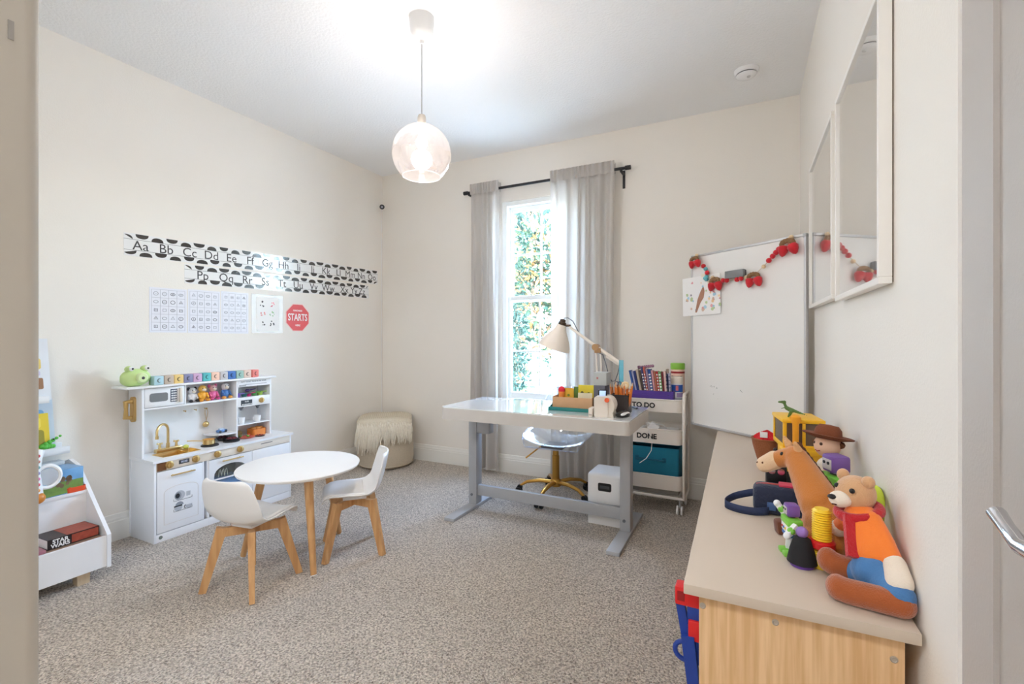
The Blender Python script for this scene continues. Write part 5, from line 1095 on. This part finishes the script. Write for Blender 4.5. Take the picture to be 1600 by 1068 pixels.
for j, c in enumerate(((226, 160, 164), (190, 208, 160), (244, 212, 164), (170, 208, 226), (150, 150, 154), (220, 190, 172))):
    b = B()
    for _ in range(8 if j < 4 else 4):
        x0, z0 = (rn.uniform(.03, PW-.04), rn.uniform(.02, PH-.03)); r = rn.uniform(.006, .017)
        if .09 < x0 < .19 and .05 < z0 < .17: x0 = .23+rn.uniform(0, .08)
        blob(b, [(x0+r*math.cos(q)*rn.uniform(.6, 1), z0+r*math.sin(q)*rn.uniform(.6, 1)) for q in [2*PI*i/9 for i in range(9)]])
    obj('paint_dabs', b, mat('paint_%d' % j, c, .6), t, smooth=False, kind='stuff')
obj('tape', bx(B(), .16, .19, PH-.008, PH+.012, .0015, .002, M=MP), mat('masking_tape', (232, 226, 206), .6), t, smooth=False)
gl = thing('bead_garland', 'red felt strawberry and bead garland draped across the whiteboard top', 'garland', MW @ Vector((.4*S, 1.47, .01)))
GP = [(.069, 1.690), (.061, 1.650), (.154, 1.586), (.167, 1.561), (.162, 1.529), (.208, 1.527), (.236, 1.500), (.311, 1.499), (.351, 1.495), (.412, 1.494), (.443, 1.497), (.47, 1.5), (.53, 1.505), (.593, 1.548), (.632, 1.576), (.657, 1.596), (.678, 1.613), (.702, 1.628), (.754, 1.645), (.769, 1.692)]
W = lambda s, z, o_=.020: MW @ Vector((s*S, z, o_))
obj('string', tube(B(), [W(s, z) for s, z in GP], .0016, 5), mat('twine', (200, 176, 140), .8), gl)
FELT = RED; TEALF = mat('teal_felt', (110, 190, 200), .8, bump=(300, .4)); WOODB = mat('wood_bead', (226, 200, 160), .5); GRN = mat('olive_felt', (146, 110, 74), .8, bump=(300, .5))
for s, z in ((.167, 1.561), (.300, 1.499), (.330, 1.497), (.408, 1.494), (.438, 1.497), (.632, 1.576), (.657, 1.596), (.678, 1.613), (.697, 1.628), (.135, 1.606)): obj('felt_ball', ell(B(), W(s, z, .022), .0145), FELT, gl)
for s, z in ((.154, 1.586), (.162, 1.536), (.160, 1.520), (.150, 1.528)): obj('teal_ball', ell(B(), W(s, z, .022), .0125), TEALF, gl)
for s, z in ((.069, 1.683), (.208, 1.527), (.284, 1.504), (.470, 1.501), (.593, 1.548), (.769, 1.681), (.755, 1.672)): obj('wood_bead', ell(B(), W(s, z, .016), .0115), WOODB, gl)
for s, z, sc_, rot in ((.056, 1.648, 1.0, .15), (.236, 1.492, 1.12, 0), (.53, 1.490, 1.12, .1), (.752, 1.640, 1.2, .15)):
    for k_, (dx, tl) in enumerate(((-.020, -.45), (.020, .35))):
        Q = MW @ Matrix.Translation((s*S+dx*sc_, z, .020+.006*k_)) @ Matrix.Rotation(tl*.7+rot, 4, 'Z')
        pr = [(.001, -.048), (.010, -.042), (.019, -.026), (.023, -.010), (.018, .000), (.004, .004)]
        bb_ = obj('strawberry', lathe(B(), [(r*sc_, zz*sc_) for r, zz in pr], n=14, M=Q @ Matrix(((1, 0, 0, 0), (0, 0, 1, 0), (0, -1, 0, 0), (0, 0, 0, 1)))), FELT, gl)
    b = B(); Q = MW @ Matrix.Translation((s*S, z+.008*sc_, .026))
    for a in range(7):
        an = PI*a/6; ell(b, Q @ Vector((.026*sc_*math.cos(an), .012*math.sin(an)*sc_, 0)), (.011*sc_, .011*sc_, .012*sc_), u=10, v=6)
    obj('felt_leaves', b, GRN, gl)

# ================================================================= FRAMED PRINTS ON THE RIGHT WALL
def art_mat(name, k, c):
    m = bpy.data.materials.new(name); m.use_nodes = True; n = m.node_tree; P = n.nodes['Principled BSDF']; tc_ = n.nodes.new('ShaderNodeTexCoord'); sp_ = n.nodes.new('ShaderNodeSeparateXYZ'); n.links.new(tc_.outputs['Object'], sp_.inputs[0])
    def mt(op, a, b_=None):
        q = n.nodes.new('ShaderNodeMath'); q.operation = op
        for i, v in enumerate((a, b_)):
            if v is None: continue
            if isinstance(v, (int, float)): q.inputs[i].default_value = v
            else: n.links.new(v, q.inputs[i])
        return q.outputs[0]
    pp = mt('PINGPONG', sp_.outputs['Y'], .09); ph = mt('MULTIPLY', pp, 1.6); s = mt('SUBTRACT', sp_.outputs['Z'], ph); f = mt('PINGPONG', s, .0075); g = mt('GREATER_THAN', f, .0045)
    mx = n.nodes.new('ShaderNodeMix'); mx.data_type = 'RGBA'; n.links.new(g, mx.inputs[0]); mx.inputs[6].default_value = lin((238, 236, 231)); mx.inputs[7].default_value = lin(c); n.links.new(mx.outputs[2], P.inputs['Base Color']); P.inputs['Roughness'].default_value = .6; return m
FRW = mat('white_frame', (240, 236, 230), .35, var=(6, .01))
def framed(label, ya, yb, za, zb, m):
    t = thing('framed_print', label, 'picture', (XR-.02, (ya+yb)/2, za), 0, 'white framed prints on the right wall'); xf = XR-.030; w_ = .017
    b = B()
    for a in ((ya, yb, za, za+w_), (ya, yb, zb-w_, zb), (ya, ya+w_, za+w_, zb-w_), (yb-w_, yb, za+w_, zb-w_)): bx(b, xf, XR-.003, a[0], a[1], a[2], a[3], .0015)
    obj('frame', b, FRW, t, smooth=False)
    obj('art_print', bx(B(), XR-.016, XR-.010, ya+w_*.8, yb-w_*.8, za+w_*.8, zb-w_*.8), m, t, smooth=False)
    obj('glass', bx(B(), XR-.0235, XR-.0215, ya+w_*.9, yb-w_*.9, za+w_*.9, zb-w_*.9), clear('frame_glass', (.97, .97, .97), .05, .95), t, smooth=False)
    obj('backing', bx(B(), XR-.010, XR-.0005, ya+.004, yb-.004, za+.004, zb-.004), mat('brown_backing', (120, 100, 84), .8), t, smooth=False)
framed('white framed herringbone line print nearer the doorway', 1.40, 2.02, 1.285, 2.0, art_mat('herringbone_art', 1, (214, 204, 192)))
framed('white framed pale print farther along, beside the whiteboard', 2.10, 2.80, 1.300, 2.0, art_mat('pale_art', 1, (226, 220, 210)))

# ================================================================= DRESSER
dr = thing('toy_dresser', 'low pine storage unit with beige top along the right wall', 'dresser', (-.132, 1.166, 0), math.radians(.8)); M = ROOTM[dr]; DL = 1.985; DT = .58
obj('top_board', bx(B(), 0, .438, 0, DL, .556, DT, .002, M=M), mat('beige_top', (206, 190, 172), .45, var=(8, .015)), dr)
near = None
for y in (.026, .975, DL-.046):
    p = obj('end_panel', bx(B(), .032, .418, y, y+.020, 0, .556, .001, M=M), PINE, dr); near = near or p
for x, z in ((.040, .525), (.190, .525), (.400, .505)):
    obj('screw_cap', lathe(B(), [(.007, 0), (.007, .0015), (.005, .0022), (.004, .0012), (.001, .001)], n=16, M=M @ MX((x, .026, z), (1, 0, 0), (0, 0, 1), (0, -1, 0))), mat('screw_metal', (190, 180, 168), .35, metal=.7), near)
for z in (.0, .235): obj('shelf_board', bx(B(), .040, .410, .046, DL-.046, z+.004, z+.018, M=M), PINE, dr, smooth=False)
obj('back_board', bx(B(), .410, .416, .046, DL-.046, .02, .55, M=M), PINE, dr, smooth=False)
t = thing('toy_launcher', 'red and blue plastic toy sticking out of the dresser side', 'toy', (-.12, 1.24, .253))
b = B(); bx(b, -.158, .02, 1.216, 1.256, .500, .545, .004); for_ = obj('red_beam', b, REDP, t); obj('beam_socket', bx(B(), -.152, -.135, 1.2148, 1.2165, .512, .535), mat('deep_red', (150, 16, 22), .5), for_)
b = B(); bx(b, -.130, .02, 1.220, 1.250, .455, .500, .003); bar(b, (-.148, 1.232, .51), (-.132, 1.234, .41), (.018, .02), (.018, .02)); bar(b, (-.128, 1.225, .43), (-.108, 1.222, .253), (.030, .03), (.022, .026)); tube(b, [(-.137+.022*math.cos(a), 1.228, .385+.022*math.sin(a)) for a in [2*PI*i/18 for i in range(18)]], .006, 8, closed=True); bx(b, -.13, .02, 1.222, 1.248, .36, .42, .003); obj('blue_body', b, BLUEP, t)
obj('red_block', bx(B(), -.127, -.02, 1.214, 1.254, .420, .470, .003), REDP, t); obj('light_blue_pin', bar(B(), (-.096, 1.226, .42), (-.088, 1.226, .31), (.014, .014), (.010, .010)), mat('aqua_plastic', (110, 176, 206), .4), t)
t = thing('paper_scrap', 'white cardboard edge behind the red and blue toy', 'card', (-.05, 1.30, .253)); b = B(); bx(b, -.135, .05, 1.265, 1.272, .253, .42); obj('card', b, PAPER, t, smooth=False); obj('fold', bx(B(), -.135, .05, 1.272, 1.285, .253, .256), PAPER, t, smooth=False)

# ================================================================= TOYS ON THE DRESSER
Z0 = DT
# plush bear in an orange jumper and blue trousers
pb = thing('plush_bear', 'tan plush bear in orange jumper, red scarf and blue trousers', 'plush toy', (.25, 1.31, Z0))
ORG = mat('orange_jersey', (244, 128, 42), .85, bump=(300, .35), sheen=.3); BLU = mat('blue_trouser', (70, 122, 176), .85, bump=(260, .4), sheen=.2, var=(30, .15)); TAN = mat('tan_plush', (214, 166, 122), .9, bump=(320, .6), sheen=.4); BRN = mat('brown_plush', (166, 84, 34), .9, bump=(320, .6), sheen=.5, var=(24, .12)); CRP = mat('cream_plush', (240, 226, 208), .9, bump=(320, .5), sheen=.3)
b = B(); capsule(b, (.258, 1.315, .662), (.246, 1.378, .722), .042, .039, 7); capsule(b, (.262, 1.352, .732), (.276, 1.312, .698), .021, .021, 5); capsule(b, (.276, 1.312, .698), (.284, 1.278, .672), .021, .020, 4); capsule(b, (.236, 1.395, .728), (.216, 1.446, .680), .020, .018, 6); remesh(obj('jumper', b, ORG, pb), .004, 4)
b = B(); ell(b, (.258, 1.300, .635), (.047, .046, .044)); capsule(b, (.264, 1.282, .632), (.286, 1.228, .622), .035, .027, 6); capsule(b, (.245, 1.318, .622), (.226, 1.328, .615), .030, .025, 5); remesh(obj('trousers', b, BLU, pb), .004, 4)
b = B(); capsule(b, (.285, 1.222, .608), (.195, 1.240, .606), .027, .027, 8); ell(b, (.180, 1.245, .608), (.024, .029, .027)); remesh(obj('foot', b, BRN, pb), .0035, 5)
b = B(); capsule(b, (.240, 1.332, .610), (.190, 1.345, .616), .027, .028, 6); ell(b, (.176, 1.352, .622), (.024, .028, .029)); remesh(obj('foot', b, BRN, pb), .0035, 5)
b = B(); capsule(b, (.286, 1.272, .668), (.286, 1.240, .645), .022, .026, 5); ell(b, (.285, 1.272, .650), (.014, .016, .012)); remesh(obj('paw', b, CRP, pb), .0035, 4)
b = B(); ell(b, (.212, 1.452, .668), (.021, .02, .021)); obj('paw', b, CRP, pb)
b = B(); ell(b, (.238, 1.400, .777), (.043, .044, .043)); hd2 = remesh(obj('head', b, TAN, pb), .004, 3)
b = B(); ell(b, (.203, 1.372, .766), (.024, .024, .019)); obj('muzzle', b, CRP, hd2); obj('nose', ell(B(), (.184, 1.357, .774), (.009, .009, .006)), BLACK, hd2)
for p in ((.200, 1.395, .793), (.224, 1.356, .793)): obj('eye', ell(B(), p, .006), BLACK, hd2)
for p in ((.218, 1.430, .812), (.259, 1.377, .812)): obj('ear', ell(B(), p, (.014, .014, .015)), TAN, hd2)
obj('mouth', tube(B(), [(.190, 1.372, .757), (.186, 1.362, .755), (.192, 1.352, .757)], .002, 6), mat('mouth_brown', (96, 50, 40), .8), hd2)
sc3 = mat('red_scarf', (190, 22, 34), .9, bump=(220, .7), sheen=.3)
b = B(); tube(b, [(.242+.040*math.cos(a), 1.385+.040*math.sin(a), .740+.012*math.sin(a+1.0)) for a in [2*PI*i/24 for i in range(24)]], .012, 10, closed=True); bar(b, (.222, 1.35, .735), (.222, 1.292, .660), (.034, .012), (.040, .012), side=(.8, .5, .2)); obj('scarf', b, sc3, pb)
# plush horse
hs = thing('plush_horse', 'large orange-brown plush horse with dark mane sitting on the dresser', 'plush toy', (.19, 1.55, Z0))
HB = mat('horse_plush', (196, 120, 48), .9, bump=(320, .5), sheen=.45, var=(20, .08))
b = B(); ell(b, (.200, 1.540, .648), (.062, .066, .070)); capsule(b, (.186, 1.560, .69), (.136, 1.652, .792), .056, .034, 9); capsule(b, (.134, 1.660, .797), (.086, 1.685, .775), .032, .026, 6); capsule(b, (.185, 1.500, .632), (.140, 1.505, .606), .026, .023, 5); capsule(b, (.190, 1.56, .63), (.120, 1.585, .604), .028, .022, 6); capsule(b, (.215, 1.495, .63), (.205, 1.462, .612), .032, .026, 4)
remesh(obj('body', b, HB, hs), .0045, 4)
b = B(); capsule(b, (.080, 1.688, .772), (.052, 1.700, .752), .029, .025, 5); remesh(obj('muzzle', b, mat('pale_tan_plush', (232, 198, 160), .9, bump=(320, .5), sheen=.3), hs), .004, 3)
for p in ((.032, 1.692, .758), (.046, 1.678, .762)): obj('nostril', ell(B(), p, .0035), mat('nostril_brown', (110, 64, 40), .8), hs)
for p in ((.098, 1.655, .800), (.082, 1.706, .800)): obj('eye', ell(B(), p, (.006, .006, .007)), BLACK, hs)
for p, q in (((.138, 1.640, .820), (.130, 1.628, .842)), ((.118, 1.680, .824), (.106, 1.684, .846))): obj('ear', capsule(B(), p, q, .012, .005, 4), mat('ear_tan', (222, 172, 124), .9), hs)
b = B()
for i in range(12):
    f = i/11; p = Vector((.142, 1.668, .824)).lerp(Vector((.232, 1.592, .70)), f); ell(b, p, (.013, .017, .014), u=10, v=7)
obj('mane', b, mat('dark_mane', (92, 52, 30), .95, bump=(200, .8)), hs)
for x, y in ((.120, 1.504), (.094, 1.592)):
    b = B(); bx(b, -.016, .018, -.018, .018, 0, .042, .008, M=Matrix.Translation((x, y, Z0)) @ Matrix.Rotation(.3, 4, 'Z') @ Matrix.Rotation(-.12, 4, 'Y')); obj('hoof', b, mat('hoof_brown', (112, 62, 38), .7, sheen=.2), hs)
obj('tail', capsule(B(), (.252, 1.52, .64), (.275, 1.53, .615), .010, .007, 4), mat('dark_mane', (92, 52, 30), .95), hs)
# toy robots (plain boxy stand-ins)
def robot(label, x, y, s, rz, arm_up, head_c):
    t = thing('toy_robot', label, 'toy', (x, y, Z0), rz); M = ROOTM[t] @ Matrix.Diagonal((s, s, s, 1)); GR = mat('robot_green', (126, 196, 70), .35); V = lambda *p: M @ Vector(p)
    tr_ = obj('torso', bx(B(), -.018, .020, -.028, .028, .064, .104, .006, M=M), WPLAS, t); obj('chest_plate', bx(B(), -.021, .0215, -.031, .031, .086, .108, .007, M=M), GR, tr_)
    for j, c in enumerate(((206, 40, 44), (60, 110, 200), (240, 200, 60))): obj('button', cyl(B(), V(.0205, -.012+j*.012, .078), V(.0225, -.012+j*.012, .078), .0035*s, n=10), mat('button_%d' % j, c, .4), tr_)
    obj('belt', bx(B(), -.017, .019, -.024, .024, .054, .065, .003, M=M), mat('robot_blue', (66, 116, 186), .4), t)
    h = obj('head', bx(B(), -.017, .017, -.019, .019, .112, .146, .006, M=M), mat('robot_head_%d' % head_c[0], head_c, .4), t); obj('face_plate', bx(B(), .0165, .0185, -.013, .013, .118, .138, .0008, M=M), mat('face_grey', (206, 200, 196), .4), h)
    for q in (-1, 1):
        obj('eye', cyl(B(), V(.0183, q*.006, .131), V(.0200, q*.006, .131), .003*s, n=10), BLACK, h)
        lg = obj('leg', bar(B(), V(0, q*.013, .056), V(.0, q*.015, .012), (.018*s, .018*s), (.024*s, .022*s)), WPLAS, t, smooth=False); obj('boot', bx(B(), -.016, .028, q*.015-.013, q*.015+.013, 0, .014, .004, M=M), GR, lg)
        e = V(.022, q*.052, .128) if (arm_up and q < 0) else V(.028, q*.046, .070)
        a_ = obj('arm', bar(B(), V(0, q*.034, .096), e, (.014*s, .014*s), (.013*s, .013*s)), WPLAS, t, smooth=False); obj('hand', ell(B(), e, .010*s), WPLAS, a_); obj('elbow_band', ell(B(), V(0, q*.034, .096).lerp(e, .55), .0105*s), GR, a_)
    obj('neck', cyl(B(), V(0, 0, .102), V(0, 0, .114), .010*s, n=14), DARKG, t); return t
robot('small white and green toy robot with raised arm by the navy bag', .108, 1.452, .92, math.radians(195), True, (122, 84, 160))
robot('big white and green toy robot standing behind the plush horse', .240, 1.690, 1.55, math.radians(205), False, (122, 86, 158))
# rag doll in a brown hat
rd = thing('rag_doll', 'rag doll in wide brown felt hat behind the big robot', 'doll', (.235, 1.82, Z0))
SK = mat('doll_skin', (232, 190, 160), .8); b = B(); capsule(b, (.238, 1.82, .635), (.236, 1.82, .735), .048, .034, 6); remesh(obj('dress', b, mat('doll_dress', (226, 214, 196), .9, bump=(200, .5)), rd), .005, 4)
h = obj('head', ell(B(), (.234, 1.815, .808), (.038, .038, .040)), SK, rd)
for p in ((.200, 1.808, .816), (.214, 1.786, .816)): obj('button_eye', ell(B(), p, .005), mat('doll_eye', (80, 50, 36), .4), h)
obj('stitched_mouth', tube(B(), [(.199, 1.798, .795), (.203, 1.790, .792), (.210, 1.784, .795)], .0015, 5), mat('doll_mouth', (170, 70, 70), .8), h)
MHt = Matrix.Translation((.235, 1.818, .832)) @ Matrix.Rotation(.14, 4, 'Y') @ Matrix.Rotation(-.10, 4, 'X')
obj('hat', lathe(B(), [(.040, -.004), (.070, .004), (.073, .008), (.066, .010), (.040, .006), (.036, .028), (.026, .040), (.001, .042)], n=32, M=MHt), mat('brown_felt_hat', (126, 66, 36), .85, bump=(260, .4)), rd)
obj('yarn_hair', tube(B(), [(.236+.038*math.cos(a), 1.817+.038*math.sin(a), .812) for a in [-.6+3.2*i/12 for i in range(13)]], .009, 8), mat('yarn_brown', (110, 66, 40), .95), h)
for q in (-1, 1): obj('arm', capsule(B(), (.225, 1.82+q*.036, .725), (.196, 1.82+q*.046, .66), .012, .010, 4), SK, rd)
obj('leg', capsule(B(), (.21, 1.80, .612), (.165, 1.79, .598), .016, .014, 4), SK, rd); obj('leg', capsule(B(), (.21, 1.845, .612), (.165, 1.85, .598), .016, .014, 4), SK, rd)
# yellow toy loader
YL = mat('loader_yellow', (246, 190, 34), .4)
ld = thing('toy_loader', 'yellow toy digger truck with windowed cab at the back of the toys', 'toy truck', (.178, 2.14, Z0)); ML = Matrix.Translation((.178, 2.14, Z0)) @ Matrix.Rotation(.15, 4, 'Z')
obj('chassis', bx(B(), -.055, .060, -.11, .11, .030, .075, .008, M=ML), mat('loader_black', (40, 40, 44), .5), ld)
obj('hood', bx(B(), -.066, .066, -.115, .02, .075, .165, .012, M=ML), YL, ld)
b = B()
for x in (-.062, .060):
    for y in (-.085, .075): bx(b, x-.006, x+.006, y-.006, y+.006, .16, .262, .001, M=ML)
bx(b, -.004, .006, -.091, -.079, .16, .262, .001, M=ML); bx(b, -.072, .070, -.095, .085, .255, .270, .004, M=ML); bx(b, -.068, .066, -.091, .081, .155, .172, .003, M=ML); cab = obj('cab', b, YL, ld)
b = B(); bx(b, -.056, .054, -.084, -.080, .172, .255, M=ML); bx(b, -.064, -.060, -.079, .069, .172, .255, M=ML); bx(b, .058, .062, -.079, .069, .172, .255, M=ML); obj('cab_window', b, mat('smoked_window', (106, 88, 74), .25), cab, smooth=False)
obj('fender', bx(B(), -.078, .078, -.125, -.06, .140, .162, .006, M=ML), YL, ld)
b = B(); lathe(b, [(.010, 0), (.011, .10), (.018, .118), (.018, .128), (.008, .136)], n=16, M=ML @ Matrix.Translation((-.032, -.112, .155))); obj('exhaust', b, mat('loader_orange', (250, 168, 40), .4), ld)
for x in (-.062, .062):
    for y in (-.07, .07):
        w_ = obj('wheel', lathe(B(), [(.018, -.014), (.038, -.014), (.042, -.006), (.042, .006), (.038, .014), (.018, .014)], n=22, M=ML @ MX((x, y, .042), (0, 1, 0), (0, 0, 1), (1, 0, 0))), BLACK, ld); obj('hub', lathe(B(), [(.016, -.016), (.016, .016)], n=14, M=ML @ MX((x, y, .042), (0, 1, 0), (0, 0, 1), (1, 0, 0))), YL, w_)
dn_ = thing('toy_dinosaur', 'tiny green toy dinosaur standing on the yellow digger cab', 'toy', (.145, 2.10, Z0+.270)); MD2 = Matrix.Translation((.150, 2.10, Z0+.270)) @ Matrix.Rotation(PI-.3, 4, 'Z') @ Matrix.Diagonal((1.25, 1.25, 1.25, 1)); V = lambda *p: MD2 @ Vector(p)
b = B(); capsule(b, V(-.006, 0, .020), V(.008, 0, .026), .009, .008, 4); capsule(b, V(.010, 0, .028), V(.016, 0, .042), .006, .005, 4); capsule(b, V(.015, 0, .044), V(.030, 0, .043), .0065, .004, 4); capsule(b, V(-.010, 0, .020), V(-.045, 0, .010), .007, .002, 6)
for q in (-1, 1): capsule(b, V(-.004, q*.007, .018), V(.002, q*.008, .002), .005, .0035, 4); capsule(b, V(.012, q*.006, .028), V(.022, q*.006, .024), .0025, .002, 3)
remesh(obj('body', b, mat('dino_green', (86, 118, 56), .5), dn_), .0018, 2); obj('eye', ell(B(), V(.020, .006, .046), .0015), BLACK, dn_); obj('eye', ell(B(), V(.020, -.006, .046), .0015), BLACK, dn_)
# wooden bowl of red cloth
wbk = thing('wicker_bowl', 'brown wicker bowl holding red cloth at the far dresser end', 'bowl', (.085, 2.45, Z0)); cc = (.085, 2.45, 0)
obj('bowl', lathe(B(), [(.035, Z0), (.045, Z0+.03), (.060, Z0+.085), (.064, Z0+.112), (.059, Z0+.112), (.052, Z0+.08), (.036, Z0+.01), (.001, Z0+.008)], cc, 28, cap=False), mat('wicker_brown', (156, 92, 54), .8, bump=(160, .9, .006)), wbk); obj('rim', tube(B(), [(cc[0]+.062*math.cos(a), cc[1]+.062*math.sin(a), Z0+.112) for a in [2*PI*i/30 for i in range(30)]], .005, 6, closed=True), mat('wicker_brown', (156, 92, 54), .8), wbk)
t = thing('red_cloth', 'crumpled bright red cloth heaped in the wicker bowl', 'cloth', (.085, 2.45, Z0+.09)); rn = random.Random(4)
def crump(u, v):
    a = 2*PI*u; r = .056*math.sin(PI*.5*(1-v)+.02); return (.085+r*math.cos(a), 2.45+r*math.sin(a), Z0+.095+.050*v+.016*math.sin(5*a+4*v)*(1-v)+.008*math.sin(9*a+7*v))
b = B(); grid(b, crump, 60, 16); obj('folds', b, mat('red_cotton', (210, 26, 36), .8, bump=(120, .8, .006)), t, ang=180); obj('white_label', bx(B(), .055, .085, 2.395, 2.40, Z0+.125, Z0+.150, .001), PAPER, t)
t = thing('brown_cap', 'dark brown round cap beside the wicker bowl', 'hat', (.165, 2.38, Z0)); obj('crown', lathe(B(), [(.05, Z0), (.055, Z0+.04), (.052, Z0+.09), (.035, Z0+.125), (.001, Z0+.135)], (.168, 2.39, 0), 28), mat('brown_leather', (96, 60, 44), .6), t); obj('stitch_band', tube(B(), [(.168+.0545*math.cos(a), 2.39+.0545*math.sin(a), Z0+.07) for a in [2*PI*i/30 for i in range(30)]], .002, 6, closed=True), mat('tan_stitch', (196, 160, 120), .7), t)
# navy bag with strap
NV = mat('navy_quilt', (28, 38, 66), .75, bump=(60, .8, .008), sheen=.2)
bg_ = thing('navy_bag', 'small quilted navy bag with webbing strap loop', 'bag', (.095, 1.765, Z0)); b = B(); bx(b, .020, .172, 1.728, 1.812, Z0, Z0+.092, .022, seg=4); obj('body', b, NV, bg_)
obj('zip', tube(B(), [(.03, 1.77, Z0+.088), (.06, 1.77, Z0+.0935), (.13, 1.77, Z0+.0935), (.165, 1.77, Z0+.088)], .003, 6), mat('zip_red', (206, 90, 84), .5), bg_)
LP = [Vector(p) for p in ((.045, 1.802, Z0+.055), (.010, 1.820, Z0+.040), (-.035, 1.815, Z0+.024), (-.062, 1.780, Z0+.014), (-.060, 1.742, Z0+.013), (-.020, 1.715, Z0+.013), (.030, 1.708, Z0+.015), (.070, 1.722, Z0+.02))]
LPs = []
for i in range(len(LP)-1):
    for j in range(5):
        f = j/5; p0, p1, p2, p3 = LP[max(i-1, 0)], LP[i], LP[i+1], LP[min(i+2, len(LP)-1)]; LPs.append(.5*((2*p1)+(p2-p0)*f+(2*p0-5*p1+4*p2-p3)*f*f+(3*p1-p0-3*p2+p3)*f**3))
b = B(); grid(b, lambda u, v: LPs[min(int(round(u*(len(LPs)-1))), len(LPs)-1)]+Vector((0, 0, (v-.5)*.025)), len(LPs), 3); s = obj('strap', b, mat('navy_webbing', (34, 48, 84), .7, bump=(300, .4)), bg_, ang=180); m = s.modifiers.new('thick', 'SOLIDIFY'); m.thickness = .0025; m.offset = 0
b = B(); bx(b, .060, .085, 1.722, 1.729, Z0+.02, Z0+.045, .002); obj('blue_tab', b, mat('slate_tab', (70, 100, 150), .6), bg_); b = B(); bx(b, .095, .135, 1.75, 1.79, Z0+.090, Z0+.100, .003); obj('pink_charm', b, mat('charm_pink', (222, 70, 100), .5), bg_)
t = thing('toy_binoculars', 'black and silver toy propped behind the navy bag', 'toy', (.10, 1.86, Z0)); b = B(); bx(b, .060, .125, 1.850, 1.885, Z0, Z0+.135, .008); obj('body', b, BLACK, t)
for x in (.078, .106): obj('lens_barrel', cyl(B(), (x, 1.85, Z0+.118), (x, 1.842, Z0+.118), .011, n=16), CHROME, t)
# caped peg figure, ribbed tube, lime hoop
t = thing('caped_peg_figure', 'black caped peg figure with purple base near the bear foot', 'toy', (.126, 1.392, Z0)); pc2 = (.126, 1.392, 0)
obj('base', lathe(B(), [(.026, Z0), (.028, Z0+.006), (.020, Z0+.016), (.016, Z0+.03)], pc2, 22), mat('peg_purple', (112, 70, 170), .45), t); obj('cape', lathe(B(), [(.034, Z0+.010), (.028, Z0+.04), (.019, Z0+.068), (.010, Z0+.074)], pc2, 22), mat('black_felt', (28, 27, 30), .85), t); obj('head', ell(B(), (.126, 1.392, Z0+.084), .014), mat('peg_lilac', (150, 116, 190), .45), t)
t = thing('ribbed_torch', 'yellow ribbed toy torch with red bands beside the bear', 'toy', (.170, 1.408, Z0)); cc = (.170, 1.408, 0)
pr = [(.024, Z0), (.027, Z0+.004)]
for i in range(4): pr += [(.027, Z0+.008+i*.010), (.024, Z0+.011+i*.010), (.027, Z0+.014+i*.010)]
obj('base_ribs', lathe(B(), pr, cc, 26), mat('toy_yellow', (246, 208, 50), .4), t); obj('red_collar', lathe(B(), [(.026, Z0+.048), (.030, Z0+.052), (.030, Z0+.064), (.026, Z0+.068)], cc, 26), REDP, t)
pr = [(.020, Z0+.068)]
for i in range(13): pr += [(.022, Z0+.070+i*.0058), (.0185, Z0+.073+i*.0058)]
obj('ribbed_barrel', lathe(B(), pr+[(.016, Z0+.146)], cc, 24), mat('toy_yellow', (246, 208, 50), .4), t)
t = thing('lime_hoop', 'lime green foam hoop leaning on the wall behind the bear', 'toy ring', (.29, 1.50, Z0)); b = B(); tube(b, [(.278+.020*math.sin(a), 1.50+.085*math.cos(a), Z0+.098+.085*math.sin(a)) for a in [2*PI*i/40 for i in range(40)]], .0125, 10, closed=True); obj('ring', b, mat('lime_foam', (196, 214, 60), .7), t)
t.children[0]['label'] = 'lime foam ring'
